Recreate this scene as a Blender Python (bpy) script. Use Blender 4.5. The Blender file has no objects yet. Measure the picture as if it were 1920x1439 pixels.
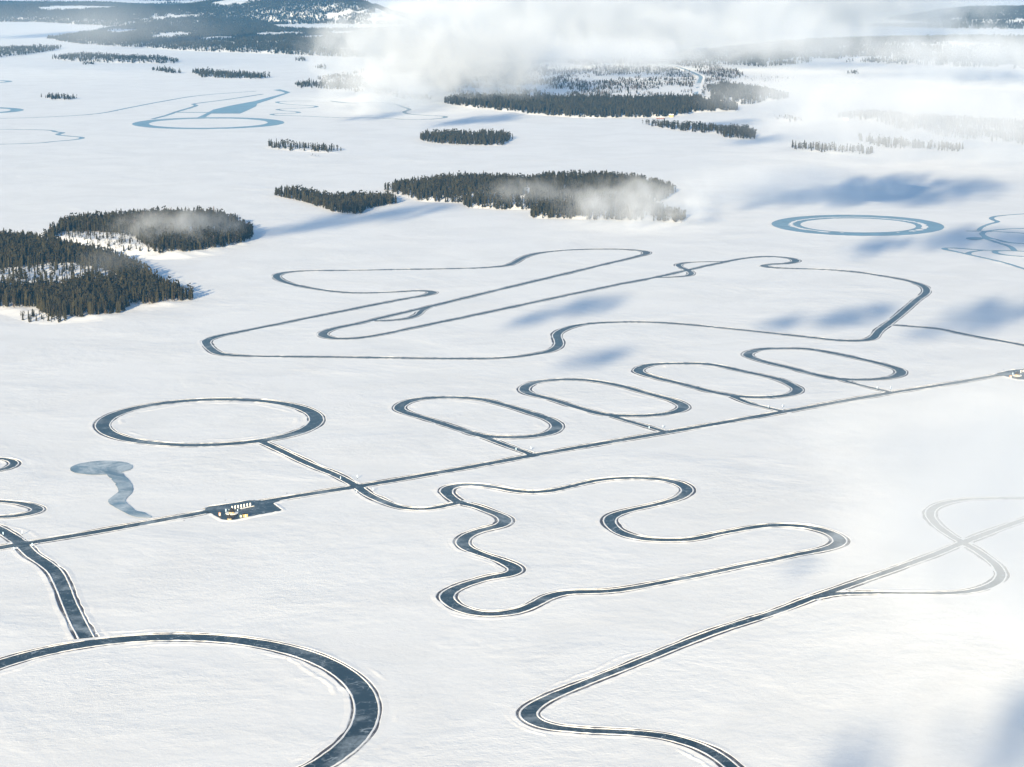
import bpy, math, random
import numpy as np
from mathutils import Vector, Matrix

# ------------------------------------------------------------------ camera, light, exposure
sc = bpy.context.scene
COL = sc.collection
FPX, CX, CY, CAMH = 4100.0, 960.0, 719.5, 350.0
PITCH = math.atan(813.5 / FPX)
SUN_EL, SUN_AZ = math.radians(14.0), math.radians(15.0)      # light travels towards SUN_AZ right of +Y
cam_d = bpy.data.cameras.new('camera'); cam = bpy.data.objects.new('camera', cam_d); COL.objects.link(cam)
cam_d.sensor_width = 36.0; cam_d.lens = FPX * 36.0 / 1920.0
cam_d.clip_start = 1.0; cam_d.clip_end = 80000.0
cam.location = (0, 0, CAMH); cam.rotation_euler = (math.pi / 2 - PITCH, 0, 0)
sc.camera = cam
w = bpy.data.worlds.new('World'); sc.world = w; w.use_nodes = True
nt = w.node_tree; nt.nodes.clear()
sky = nt.nodes.new('ShaderNodeTexSky'); sky.sky_type = 'NISHITA'; sky.sun_disc = False
sky.sun_elevation = SUN_EL; sky.sun_rotation = math.pi + SUN_AZ
sky.altitude = 300; sky.air_density = 1.0; sky.dust_density = 0.5; sky.ozone_density = 2.0
bg = nt.nodes.new('ShaderNodeBackground'); bg.inputs[1].default_value = 0.10
wo = nt.nodes.new('ShaderNodeOutputWorld')
nt.links.new(sky.outputs[0], bg.inputs[0]); nt.links.new(bg.outputs[0], wo.inputs[0])
sd = bpy.data.lights.new('sun', 'SUN'); sd.energy = 5.0; sd.angle = math.radians(0.5); sd.color = (1.0, 0.825, 0.55)
so = bpy.data.objects.new('sun', sd); COL.objects.link(so)
LDIR = Vector((math.sin(SUN_AZ) * math.cos(SUN_EL), math.cos(SUN_AZ) * math.cos(SUN_EL), -math.sin(SUN_EL)))
so.rotation_euler = LDIR.to_track_quat('-Z', 'Y').to_euler()
sc.view_settings.view_transform = 'Standard'; sc.view_settings.look = 'None'
sc.view_settings.gamma = 1.0; sc.view_settings.exposure = 1.02
sc.cycles.max_bounces = 6; sc.cycles.diffuse_bounces = 2; sc.cycles.glossy_bounces = 2
sc.cycles.volume_bounces = 2; sc.cycles.transparent_max_bounces = 8
sc.cycles.use_denoising = True
sc.cycles.volume_step_rate = 1.0; sc.cycles.volume_max_steps = 128

rng = np.random.default_rng(7); random.seed(7)
cp, sp = math.cos(PITCH), math.sin(PITCH)

def G(px, py, z=0.0):
    """photo pixel -> point on the plane at height z"""
    px = np.asarray(px, float); py = np.asarray(py, float)
    u = (px - CX) / FPX; v = -(py - CY) / FPX
    dy = cp + v * sp; dz = -sp + v * cp
    t = (z - CAMH) / dz
    return np.stack([u * t, dy * t], -1)

def tag(o, label=None, cat=None, group=None, kind=None):
    if label: o['label'] = label
    if cat: o['category'] = cat
    if group: o['group'] = group
    if kind: o['kind'] = kind
    return o

def link(name, me, mat=None, parent=None):
    o = bpy.data.objects.new(name, me); COL.objects.link(o)
    if mat is not None:
        for m in (mat if isinstance(mat, (list, tuple)) else [mat]): me.materials.append(m)
    if parent is not None: o.parent = parent
    return o

def np_mesh(name, V, F, mi=None, smooth=False):
    """V (n,3), F (m,k) with one k"""
    V = np.asarray(V, np.float32); F = np.asarray(F, np.int32)
    me = bpy.data.meshes.new(name)
    me.vertices.add(len(V)); me.vertices.foreach_set('co', V.ravel())
    k = F.shape[1]
    me.loops.add(F.size); me.loops.foreach_set('vertex_index', F.ravel())
    me.polygons.add(len(F))
    me.polygons.foreach_set('loop_start', np.arange(0, F.size, k, dtype=np.int32))
    if mi is not None: me.polygons.foreach_set('material_index', np.asarray(mi, np.int32))
    me.polygons.foreach_set('use_smooth', np.full(len(F), smooth))
    me.update(calc_edges=True); me.validate()
    return me

# ------------------------------------------------------------------ materials
def new_mat(name):
    m = bpy.data.materials.new(name); m.use_nodes = True
    t = m.node_tree; b = t.nodes['Principled BSDF']
    return m, t, b

def N(t, typ, **kw):
    n = t.nodes.new(typ)
    for k, v in kw.items():
        if k.startswith('i_'): n.inputs[k[2:].replace('_', ' ')].default_value = v
        else: setattr(n, k, v)
    return n

def noise(t, vec, scale, detail=4, rough=0.55, dist=0.0):
    n = N(t, 'ShaderNodeTexNoise'); n.inputs['Scale'].default_value = scale
    n.inputs['Detail'].default_value = detail; n.inputs['Roughness'].default_value = rough
    n.inputs['Distortion'].default_value = dist
    t.links.new(vec, n.inputs['Vector']); return n.outputs[0]

def mathn(t, op, a, b=None, c=None, clamp=False):
    n = N(t, 'ShaderNodeMath'); n.operation = op; n.use_clamp = clamp
    for i, x in enumerate((a, b, c)):
        if x is None: continue
        if isinstance(x, (int, float)): n.inputs[i].default_value = x
        else: t.links.new(x, n.inputs[i])
    return n.outputs[0]

def ramp(t, x, a, b, lo=0.0, hi=1.0):
    n = N(t, 'ShaderNodeMapRange'); n.interpolation_type = 'SMOOTHSTEP'
    t.links.new(x, n.inputs[0])
    for i, v in enumerate((a, b, lo, hi)): n.inputs[i + 1].default_value = v
    return n.outputs[0]

def mixc(t, fac, c1, c2):
    n = N(t, 'ShaderNodeMix'); n.data_type = 'RGBA'
    if isinstance(fac, (int, float)): n.inputs[0].default_value = fac
    else: t.links.new(fac, n.inputs[0])
    for s, c in ((6, c1), (7, c2)):
        if isinstance(c, tuple): n.inputs[s].default_value = (*c, 1)
        else: t.links.new(c, n.inputs[s])
    return n.outputs[2]

def pos(t, sx=1, sy=1, sz=1, rot=0):
    g = N(t, 'ShaderNodeNewGeometry'); m = N(t, 'ShaderNodeMapping')
    m.inputs['Scale'].default_value = (sx, sy, sz); m.inputs['Rotation'].default_value = (0, 0, rot)
    t.links.new(g.outputs['Position'], m.inputs[0]); return m.outputs[0]

def snow_mat(name, bump=1.0, base=(0.86, 0.87, 0.88)):
    m, t, b = new_mat(name)
    p1 = pos(t, 0.8, 0.95, 1, -0.25); p0 = pos(t)
    big = noise(t, p0, 0.012, 3); mid = noise(t, p1, 0.15, 4, 0.6, 0.3); fine = noise(t, p1, 0.6, 3, 0.6, 0.3)
    tint = ramp(t, noise(t, p0, 0.011, 6, 0.68, 0.8), 0.35, 0.62)
    c = mixc(t, tint, tuple(x * 0.945 for x in base), base)
    t.links.new(c, b.inputs['Base Color'])
    b.inputs['Roughness'].default_value = 0.75; b.inputs['Specular IOR Level'].default_value = 0.15
    h = mathn(t, 'MULTIPLY', mid, 0.8); h = mathn(t, 'MULTIPLY_ADD', fine, 0.30, h); h = mathn(t, 'MULTIPLY_ADD', big, 2.2, h)
    patch = ramp(t, noise(t, p0, 0.008, 4, 0.6, 0.5), 0.36, 0.66, 0.45, 1.0); h = mathn(t, 'MULTIPLY', h, patch)
    bp = N(t, 'ShaderNodeBump'); bp.inputs['Strength'].default_value = 1.0; bp.inputs['Distance'].default_value = 0.45 * bump
    t.links.new(h, bp.inputs['Height']); t.links.new(bp.outputs[0], b.inputs['Normal'])
    return m

def ice_mat(name, base, frostc, f_lo, f_hi, f_max, rough=0.28, scratch=0.35):
    m, t, b = new_mat(name)
    p0 = pos(t)
    n1 = noise(t, p0, 0.022, 5, 0.62, 1.2); n2 = noise(t, p0, 0.35, 4, 0.6, 0.8)
    fr = ramp(t, mathn(t, 'MULTIPLY_ADD', n2, 0.25, n1), f_lo, f_hi, 0.0, f_max)
    vo = N(t, 'ShaderNodeTexVoronoi'); vo.feature = 'DISTANCE_TO_EDGE'; vo.inputs['Scale'].default_value = 0.16
    warp = noise(t, p0, 0.12, 3, 0.6)
    va = N(t, 'ShaderNodeVectorMath'); va.operation = 'MULTIPLY_ADD'
    cmb = N(t, 'ShaderNodeCombineXYZ'); t.links.new(warp, cmb.inputs[0]); t.links.new(warp, cmb.inputs[1])
    t.links.new(cmb.outputs[0], va.inputs[0]); va.inputs[1].default_value = (14, 9, 0); t.links.new(p0, va.inputs[2])
    t.links.new(va.outputs[0], vo.inputs['Vector'])
    crack = ramp(t, vo.outputs['Distance'], 0.0, 0.045, scratch, 0.0)
    crack = mathn(t, 'MULTIPLY', crack, ramp(t, noise(t, p0, 0.09, 3), 0.42, 0.62))
    fr = mathn(t, 'MAXIMUM', fr, crack)
    deep = mixc(t, ramp(t, noise(t, p0, 0.05, 4), 0.35, 0.65), tuple(x * 0.75 for x in base), base)
    t.links.new(mixc(t, fr, deep, frostc), b.inputs['Base Color'])
    t.links.new(mathn(t, 'MULTIPLY_ADD', fr, 0.5, rough), b.inputs['Roughness'])
    b.inputs['IOR'].default_value = 1.31; b.inputs['Specular IOR Level'].default_value = 0.38
    bp = N(t, 'ShaderNodeBump'); bp.inputs['Distance'].default_value = 0.02; bp.inputs['Strength'].default_value = 0.5
    t.links.new(n2, bp.inputs['Height']); t.links.new(bp.outputs[0], b.inputs['Normal'])
    return m

def flat_mat(name, col, rough=0.6, var=0.15, scale=2.0):
    m, t, b = new_mat(name)
    n = noise(t, pos(t), scale, 4)
    t.links.new(mixc(t, n, tuple(c * (1 - var) for c in col), tuple(min(1, c * (1 + var)) for c in col)), b.inputs['Base Color'])
    b.inputs['Roughness'].default_value = rough
    return m

M_SNOW = snow_mat('snow'); M_BANK = snow_mat('bank_snow', 0.8, (0.88, 0.88, 0.88))
M_ICE = ice_mat('lake_ice', (0.013, 0.025, 0.034), (0.42, 0.50, 0.57), 0.59, 0.87, 0.65, 0.38, 0.75)
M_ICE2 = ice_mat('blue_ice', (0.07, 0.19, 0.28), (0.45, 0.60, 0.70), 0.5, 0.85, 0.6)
M_ICE3 = ice_mat('thin_snow_ice', (0.15, 0.24, 0.32), (0.62, 0.70, 0.76), 0.48, 0.80, 0.8, 0.4, 0.1)
M_GROOVE = ice_mat('groove_ice', (0.085, 0.075, 0.085), (0.62, 0.64, 0.66), 0.60, 0.84, 0.8, 0.5, 0.1)

def crown_mat(name, a, bcol):
    m, t, b = new_mat(name)
    p = pos(t)
    n = ramp(t, noise(t, p, 0.12, 3), 0.35, 0.65); n2 = noise(t, p, 1.2, 3)
    oi = N(t, 'ShaderNodeObjectInfo'); at_ = N(t, 'ShaderNodeAttribute'); at_.attribute_name = 'tint'
    f = mathn(t, 'MULTIPLY_ADD', n2, 0.5, mathn(t, 'MULTIPLY', n, 0.6)); f = mathn(t, 'MULTIPLY_ADD', mathn(t, 'FRACT', mathn(t, 'ADD', oi.outputs['Random'], at_.outputs['Fac'])), 0.75, mathn(t, 'MULTIPLY', f, 0.6))
    t.links.new(mixc(t, mathn(t, 'MULTIPLY', f, 0.8, clamp=True), a, bcol), b.inputs['Base Color'])
    b.inputs['Roughness'].default_value = 0.8; b.inputs['Specular IOR Level'].default_value = 0.15
    return m
M_CROWN = crown_mat('needle_crown', (0.004, 0.0055, 0.003), (0.044, 0.038, 0.017))
M_BIRCH = crown_mat('bare_twigs', (0.075, 0.060, 0.055), (0.16, 0.125, 0.105))
M_TRUNK = flat_mat('bark', (0.10, 0.07, 0.05), 0.9)

# ------------------------------------------------------------------ small numpy helpers
class SineNoise:
    def __init__(s, wl, seed, n=14):
        r = np.random.default_rng(seed); a = r.uniform(0, 2 * np.pi, n); k = 2 * np.pi / (wl * r.uniform(0.35, 1.6, n))
        s.kx, s.ky, s.ph = k * np.cos(a), k * np.sin(a), r.uniform(0, 6.28, n); s.w = 1 / np.sqrt(n / 2)
    def __call__(s, P):
        x, y = P[..., 0, None], P[..., 1, None]
        return (np.sin(x * s.kx + y * s.ky + s.ph)).sum(-1) * s.w

def spline(P, closed, step):
    P = np.asarray(P, float); n = len(P)
    idx = range(n if closed else n - 1); out = []
    for i in idx:
        if closed: p0, p1, p2, p3 = P[(i - 1) % n], P[i], P[(i + 1) % n], P[(i + 2) % n]
        else: p0, p1, p2, p3 = P[max(i - 1, 0)], P[i], P[i + 1], P[min(i + 2, n - 1)]
        if not closed and i == 0: p0 = 2 * p1 - p2
        if not closed and i == n - 2: p3 = 2 * p2 - p1
        t01 = np.linalg.norm(p1 - p0) ** .5 + 1e-6; t12 = np.linalg.norm(p2 - p1) ** .5 + 1e-6; t23 = np.linalg.norm(p3 - p2) ** .5 + 1e-6
        m1 = (p2 - p1 + t12 * ((p1 - p0) / t01 - (p2 - p0) / (t01 + t12)))
        m2 = (p2 - p1 + t12 * ((p3 - p2) / t23 - (p3 - p1) / (t12 + t23)))
        u = np.linspace(0, 1, 24, endpoint=False)[:, None]
        out.append((2 * u**3 - 3 * u**2 + 1) * p1 + (u**3 - 2 * u**2 + u) * m1 + (-2 * u**3 + 3 * u**2) * p2 + (u**3 - u**2) * m2)
    Q = np.concatenate(out + ([P[:1]] if closed else [P[-1:]]))
    s = np.r_[0, np.cumsum(np.linalg.norm(np.diff(Q, axis=0), axis=1))]
    m = max(int(s[-1] / step), 8); ss = np.linspace(0, s[-1], m + 1)
    R = np.stack([np.interp(ss, s, Q[:, 0]), np.interp(ss, s, Q[:, 1])], -1)
    for _ in range(3):                                           # light smoothing keeps traced bends fair
        if closed: R[:-1] = 0.5 * R[:-1] + 0.25 * (np.roll(R[:-1], 1, 0) + np.roll(R[:-1], -1, 0)); R[-1] = R[0]
        else: R[1:-1] = 0.5 * R[1:-1] + 0.25 * (R[:-2] + R[2:])
    return R

def frame(R, closed):
    if closed: T = np.roll(R[:-1], -1, 0) - np.roll(R[:-1], 1, 0); T = np.r_[T, T[:1]]
    else: T = np.gradient(R, axis=0)
    T /= np.linalg.norm(T, axis=1, keepdims=True) + 1e-9
    Nn = np.stack([-T[:, 1], T[:, 0]], -1)
    return T, Nn

def in_poly(P, poly):
    x, y = P[:, 0], P[:, 1]; ins = np.zeros(len(P), bool); n = len(poly)
    for i in range(n):
        x1, y1 = poly[i]; x2, y2 = poly[(i + 1) % n]
        c = ((y1 > y) != (y2 > y)) & (x < (x2 - x1) * (y - y1) / (y2 - y1 + 1e-12) + x1); ins ^= c
    return ins

def poly_sd(P, poly):
    """signed distance, + inside"""
    d = np.full(len(P), 1e18); n = len(poly)
    for i in range(n):
        a, b = poly[i], poly[(i + 1) % n]; ab = b - a
        t = np.clip(((P - a) @ ab) / (ab @ ab + 1e-9), 0, 1)
        q = P - a - t[:, None] * ab; d = np.minimum(d, (q * q).sum(1))
    d = np.sqrt(d); return np.where(in_poly(P, poly), d, -d)

def sstep(x, a, b):
    t = np.clip((x - a) / (b - a), 0, 1); return t * t * (3 - 2 * t)

# ------------------------------------------------------------------ ground
xs = np.array([-26000, 26000.0]); ys = np.array([-9000, 60000.0])
me = np_mesh('frozen_lake', [(xs[0], ys[0], 0), (xs[1], ys[0], 0), (xs[1], ys[1], 0), (xs[0], ys[1], 0)], [(0, 1, 2, 3)])
tag(link('snow_ground', me, M_SNOW), 'wide snow covered frozen lake with wind ripples', 'snow field', kind='structure')

# ------------------------------------------------------------------ ice tracks
# name label, closed, half width, material key, banks?, list of photo points
def ell(xl, xr, yt, yb, n=72):
    """ring centreline from the photo extents of a ring: a world ellipse"""
    xc = (xl + xr) / 2
    a = G(xc, yt); b = G(xc, yb); ry = abs(a[1] - b[1]) / 2; cy = (a[1] + b[1]) / 2
    rx = (xr - xl) / 2 * math.hypot(cy, CAMH) / FPX; ym = (yt + yb) / 2
    cx = (xc - CX) * math.hypot(cy, CAMH) / FPX
    th = np.linspace(0, 2 * np.pi, n, endpoint=False)
    return np.stack([cx + rx * np.cos(th), cy + ry * np.sin(th)], -1)

T = []   # dicts
def track(label, pts, hw, closed=False, mat=None, banks=True, world=False, widen=0.45, groove=True, cat='ice track'):
    P = np.asarray(pts, float)
    if not world: P = G(P[:, 0], P[:, 1])
    far = P[:, 1].mean()
    R = spline(P, closed, 2.5 if far < 2400 else 5.0)
    Tn, Nn = frame(R, closed)
    k = np.abs(np.cross(np.gradient(R, axis=0), np.gradient(np.gradient(R, axis=0), axis=0))) / (np.linalg.norm(np.gradient(R, axis=0), axis=1)**3 + 1e-9)
    k = np.convolve(np.pad(k, 6, mode='edge'), np.ones(13) / 13, 'valid')
    wv = hw * (1 + widen * np.clip(k * 28, 0, 1)) + (SineNoise(70, len(T) + 60)(R) * 0.035 * hw if not closed else 0)
    T.append(dict(label=label, R=R, N=Nn, T=Tn, w=wv, closed=closed, mat=mat or M_ICE, banks=banks, groove=groove, cat=cat))

main_pts = [(-60, 1038), (0, 1027.3), (178, 998), (383, 961), (455, 948), (536, 934), (600, 923.6), (680, 911), (900, 872.7), (995, 855), (1250, 811), (1300, 802.5), (1470, 772.5), (1670, 737), (1780, 720), (1868, 704.5), (1990, 684)]
track('long straight ice road running across the lake between the ice pads', main_pts, 3.9, widen=0, cat='ice road')
track('dark ice ring left of the row of four ovals', ell(196, 593, 749.3, 835), 4.9, True, world=True, widen=0)
track('huge dark ice ring cut off by the lower edge of the picture', ell(-152, 690, 1195, 1528), 5.2, True, world=True, widen=0)
track('twisting slalom ice track below the straight ice road', [(863, 943), (842.5, 930), (836.5, 921), (845.6, 913), (874, 909), (905, 910.6), (936, 915.6), (967.5, 921), (995.6, 923.4), (1030, 921), (1061, 914.7), (1092.5, 907), (1124, 900.6), (1170.6, 896.6), (1217.5, 897.5), (1249, 900.6), (1274, 907), (1288, 916), (1287, 924), (1270.6, 935), (1233, 946), (1186, 956), (1155, 964.7), (1143, 974), (1146.5, 985), (1164, 999), (1202, 1010), (1249, 1013), (1295.6, 1011.6), (1342.5, 1002), (1380, 995), (1427, 987), (1462, 985), (1508.5, 987.6), (1541, 994), (1562.6, 1002), (1575, 1013), (1569, 1022), (1546, 1030), (1495, 1040), (1440.6, 1052), (1400, 1059.7), (1311, 1079), (1249, 1091), (1186, 1103), (1139, 1109), (1061, 1111.6), (1030, 1119), (1005, 1132), (980, 1143), (942.5, 1150.6), (905, 1151.6), (870.6, 1144), (846.6, 1132), (837.5, 1119), (848, 1107), (883, 1093), (920.6, 1083), (955, 1077), (967.5, 1070), (963, 1063), (936, 1050.6), (899, 1038), (871.6, 1025.6), (867.5, 1015), (878, 1004), (905, 994), (936, 986.6), (948, 978.5), (942.5, 969), (920.6, 960), (889, 949)], 2.5, True, widen=0.5)
track('short ice link from the dark ring over the straight road to the slalom', [(492, 829), (520, 842), (572, 867), (600, 879), (631, 891.6), (667, 911), (694, 929.5), (725, 943), (748, 951), (772, 954.7), (803, 954.7), (834, 949), (866, 942)], 3.0, widen=0, cat='ice road')
track('kinked ice link crossing the straight road above the huge ring', [(-40, 974), (0, 993), (22, 1007), (38, 1018), (60, 1040), (84, 1056), (103, 1072), (118, 1101), (136, 1145), (162, 1197)], 3.6, widen=0, cat='ice road')
track('wide zigzag ice track leaving through the lower edge', [(1420, 1480), (1392, 1455), (1370, 1437), (1346, 1418), (1314, 1401), (1274.6, 1387.5), (1235, 1379), (1175.7, 1373.8), (1096.5, 1370.2), (1037, 1364), (1005.5, 1354.8), (990, 1341), (998, 1327), (1029, 1309), (1096.5, 1281), (1187.5, 1245.5), (1274.6, 1210), (1353.8, 1180), (1454, 1148), (1522, 1122), (1568, 1106), (1671, 1069.7), (1752, 1040), (1801, 1019.6), (1860.7, 996.5), (1920, 975), (2000, 945)], 2.5, widen=0.4)
track('pale looping ice branch half washed out by mist', [(1530, 1121), (1560, 1115), (1590, 1112.5), (1698, 1112.5), (1779, 1112.5), (1820, 1109), (1858, 1098), (1876, 1083), (1873, 1067), (1857, 1050.7), (1833.6, 1034), (1806, 1018), (1779, 1002), (1755, 983), (1743.6, 965), (1749.6, 953), (1771, 943.7), (1806, 937.5), (1860.7, 935), (1920, 934.7), (2000, 936)], 2.0, widen=0.5)
track('long thin handling circuit below the wooded islands', [(386.7, 643), (397, 655.7), (416, 664.5), (456.6, 667.6), (631.5, 669.9), (777, 672), (900, 672.8), (952, 670.7), (999, 665.2), (1030, 658.7), (1047, 648.5), (1047, 638), (1044, 629), (1054, 619.7), (1082, 610.6), (1121, 606), (1186, 604), (1251.6, 606), (1390, 619), (1492.5, 630), (1591, 639.5), (1627.5, 637.5), (1650, 619), (1683.7, 593.4), (1717.5, 564), (1737, 548), (1731.5, 537), (1703, 527), (1655.6, 518), (1591, 509), (1520.6, 504.8), (1464, 502.9), (1440.5, 501.5), (1432, 498.6), (1447.5, 495.7), (1475.6, 494.4), (1492.5, 490), (1478, 483.9), (1436, 481.4), (1400, 484.3), (1342.7, 495), (1285, 508), (1228, 520.7), (1160, 533.7), (1030, 561), (900, 589), (777, 614.5), (704.6, 629.5), (660.8, 635), (625.8, 634.8), (605, 628), (620, 618.3), (675.4, 606), (733.7, 591.8), (792, 578.5), (900, 552), (1030, 521), (1134, 496), (1199.6, 480), (1213, 475), (1204.8, 471), (1173.6, 468.3), (1121.5, 467.6), (1069, 469), (1017, 474), (988.6, 480.4), (970, 489.5), (952, 497.8), (926, 501), (894, 502.9), (690, 506.7), (558.8, 509), (530.7, 512), (518.5, 517.5), (530, 527.6), (567.6, 537.8), (631.7, 547.4), (669.6, 549.7), (733.8, 548.2), (792, 545.6), (811, 547.9), (803.7, 552.5), (748, 562.8), (602.6, 591.7), (462.6, 620), (408, 631), (389, 638)], 3.35, True, widen=0.35)
track('small chicane loop hanging under the left of the handling circuit', [(701.7, 602), (733.8, 601), (763, 597.6), (783, 590.5), (790.6, 583), (806.6, 575.7)], 2.2, widen=0.5)
track('small chicane crossing the right of the handling circuit', [(1226, 521), (1264.8, 520), (1288, 518), (1297, 514), (1290.8, 507.8), (1275, 501), (1271, 496.8), (1285.6, 493), (1317, 491.2), (1363.8, 490.8)], 2.4, widen=0.5)
track('thin ice road from the handling circuit to the right edge', [(1672.5, 609.7), (1759.6, 617), (1802, 625.8), (1920, 648), (2000, 664)], 3.3, widen=0, cat='ice road')
track('leftmost of the four slanting ice ovals', [(748.5, 767), (761, 755), (790, 748), (845, 745.6), (900, 749), (935.7, 757), (990.6, 773.5), (1032.6, 788), (1045, 800), (1033.8, 811), (1006.7, 817.5), (958, 820.5), (910, 818.5), (861.5, 805), (806.6, 787.5), (764.6, 775)], 3.4, True, widen=0.3)
track('second of the four slanting ice ovals', [(983.5, 733), (986, 725), (1006.7, 716.6), (1048.7, 712.4), (1094, 712.9), (1152, 721.4), (1216.6, 739), (1268, 753.7), (1282.4, 763.4), (1269.5, 772), (1232.8, 778.5), (1184.3, 780.3), (1136, 778), (1087.5, 766), (1039, 750.5), (997, 739.8)], 3.3, True, widen=0.3)
track('third of the four slanting ice ovals', [(1197, 697), (1204, 689), (1226, 683.5), (1277, 682.3), (1320, 682.6), (1353, 687.5), (1393, 696.5), (1461, 712), (1487, 724), (1496, 731), (1482, 740.5), (1449, 744.5), (1414, 745.5), (1379, 743), (1335, 735), (1277, 720), (1223, 707)], 3.3, True, widen=0.3)
track('rightmost of the four slanting ice ovals', [(1402, 667), (1409, 660), (1430, 655), (1467, 653.6), (1510, 654.5), (1557, 661.5), (1612, 673), (1659, 684.5), (1683, 692), (1690, 699.5), (1676, 707), (1645, 711.4), (1610, 712.4), (1572, 711), (1532, 703.5), (1480, 690), (1431, 678)], 3.3, True, widen=0.3)
track('ice slip road from the leftmost oval', [(905, 819), (930, 828.5), (952, 836.6), (985, 848.6), (1002, 856)], 2.4, widen=0, cat='ice road')
track('ice slip road from the second oval', [(1135, 777), (1160, 784.5), (1186, 792.5), (1230, 805), (1250, 811)], 2.3, widen=0, cat='ice road')
track('ice slip road from the third oval', [(1372, 743), (1407, 757), (1440, 765.5), (1474, 773)], 2.2, widen=0, cat='ice road')
track('ice slip road from the rightmost oval', [(1575, 712), (1612, 722.5), (1640, 729), (1673, 737)], 2.1, widen=0, cat='ice road')
track('tip of a small ice loop poking in at the left edge', ell(-70, 26, 860, 885, 40), 2.6, True, world=True, widen=0)
track('rounded end of an ice oval poking in at the left edge', [(-140, 930), (0, 940.3), (40, 944.5), (66, 951), (72, 957), (55.6, 964), (30, 968), (0, 970), (-140, 973)], 2.6, widen=0.3)
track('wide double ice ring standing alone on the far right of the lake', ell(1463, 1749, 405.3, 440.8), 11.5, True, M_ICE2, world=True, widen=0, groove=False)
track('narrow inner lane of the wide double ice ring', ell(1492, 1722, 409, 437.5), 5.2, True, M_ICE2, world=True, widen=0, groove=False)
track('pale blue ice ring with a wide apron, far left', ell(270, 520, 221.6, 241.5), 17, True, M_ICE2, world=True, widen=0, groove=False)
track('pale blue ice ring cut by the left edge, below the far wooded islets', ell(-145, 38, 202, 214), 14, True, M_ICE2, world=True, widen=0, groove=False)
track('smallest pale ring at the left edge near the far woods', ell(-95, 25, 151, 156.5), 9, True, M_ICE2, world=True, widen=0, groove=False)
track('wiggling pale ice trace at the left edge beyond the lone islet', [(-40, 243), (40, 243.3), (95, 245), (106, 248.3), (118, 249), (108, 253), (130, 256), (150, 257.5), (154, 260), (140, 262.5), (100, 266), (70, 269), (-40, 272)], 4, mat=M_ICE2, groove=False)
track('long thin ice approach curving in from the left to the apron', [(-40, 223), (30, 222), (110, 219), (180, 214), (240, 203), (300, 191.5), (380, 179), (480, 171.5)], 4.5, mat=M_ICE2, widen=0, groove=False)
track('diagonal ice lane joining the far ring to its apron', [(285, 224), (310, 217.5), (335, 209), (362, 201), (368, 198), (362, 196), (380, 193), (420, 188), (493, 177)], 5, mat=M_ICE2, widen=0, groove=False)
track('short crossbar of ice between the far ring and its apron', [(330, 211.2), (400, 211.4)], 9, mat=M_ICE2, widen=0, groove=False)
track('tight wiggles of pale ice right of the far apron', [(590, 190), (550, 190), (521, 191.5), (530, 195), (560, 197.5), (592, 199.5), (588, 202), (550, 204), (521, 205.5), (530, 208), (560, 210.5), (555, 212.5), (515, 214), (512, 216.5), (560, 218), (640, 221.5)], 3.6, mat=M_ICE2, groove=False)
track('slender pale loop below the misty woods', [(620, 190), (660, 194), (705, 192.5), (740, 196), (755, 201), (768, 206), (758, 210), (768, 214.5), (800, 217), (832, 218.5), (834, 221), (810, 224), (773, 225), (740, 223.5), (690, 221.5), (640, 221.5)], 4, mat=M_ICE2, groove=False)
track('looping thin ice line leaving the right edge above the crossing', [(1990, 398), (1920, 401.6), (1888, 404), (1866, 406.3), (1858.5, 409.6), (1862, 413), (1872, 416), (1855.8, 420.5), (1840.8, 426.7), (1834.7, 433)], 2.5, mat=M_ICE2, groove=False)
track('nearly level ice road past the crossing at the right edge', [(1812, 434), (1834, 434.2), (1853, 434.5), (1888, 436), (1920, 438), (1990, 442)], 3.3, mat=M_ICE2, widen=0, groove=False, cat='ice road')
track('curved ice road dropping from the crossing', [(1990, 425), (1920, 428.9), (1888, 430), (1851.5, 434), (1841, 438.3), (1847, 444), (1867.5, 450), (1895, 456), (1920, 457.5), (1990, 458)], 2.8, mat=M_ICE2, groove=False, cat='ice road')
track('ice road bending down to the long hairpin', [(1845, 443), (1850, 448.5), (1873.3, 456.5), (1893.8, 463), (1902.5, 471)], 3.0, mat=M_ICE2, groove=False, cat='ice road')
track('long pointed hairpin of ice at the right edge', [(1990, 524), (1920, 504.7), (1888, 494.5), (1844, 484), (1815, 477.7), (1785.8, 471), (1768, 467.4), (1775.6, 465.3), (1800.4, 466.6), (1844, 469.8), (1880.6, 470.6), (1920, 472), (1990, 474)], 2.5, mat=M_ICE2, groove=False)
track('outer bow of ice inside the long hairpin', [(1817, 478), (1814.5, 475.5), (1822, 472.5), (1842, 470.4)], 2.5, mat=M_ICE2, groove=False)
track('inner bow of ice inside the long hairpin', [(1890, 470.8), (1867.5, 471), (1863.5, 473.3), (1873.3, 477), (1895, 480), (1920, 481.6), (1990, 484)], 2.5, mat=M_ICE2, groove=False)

# ice polygons (plates), traced in the photo and laid on the lake
PADS = []
def pad(label, pts, mat, banks=True, cat='ice pad', world=False):
    P = np.asarray(pts, float)
    if not world: P = G(P[:, 0], P[:, 1])
    PADS.append(dict(label=label, P=P, mat=mat, banks=banks, cat=cat))
pad('dark ice pad with huts and white banners beside the ice road', [(384, 958), (386, 953), (392, 950.5), (440, 944), (465, 939), (490, 939.5), (510, 941.5), (532, 939), (512, 945), (529, 957), (526, 959), (485, 967), (450, 974), (436, 977), (418, 976), (405, 969), (393, 962.5)], M_ICE)
pad('dark ice pad with hut at the right end of the road', [(1866, 705.5), (1869, 701), (1885, 697), (1900, 694), (1960, 692), (1990, 705), (1970, 714), (1920, 713), (1908, 712.5), (1896, 709.5), (1880, 705)], M_ICE)
th = np.linspace(0, 2 * np.pi, 48, endpoint=False)
c = ell(131.5, 250, 864.6, 891.6, 48)
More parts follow.
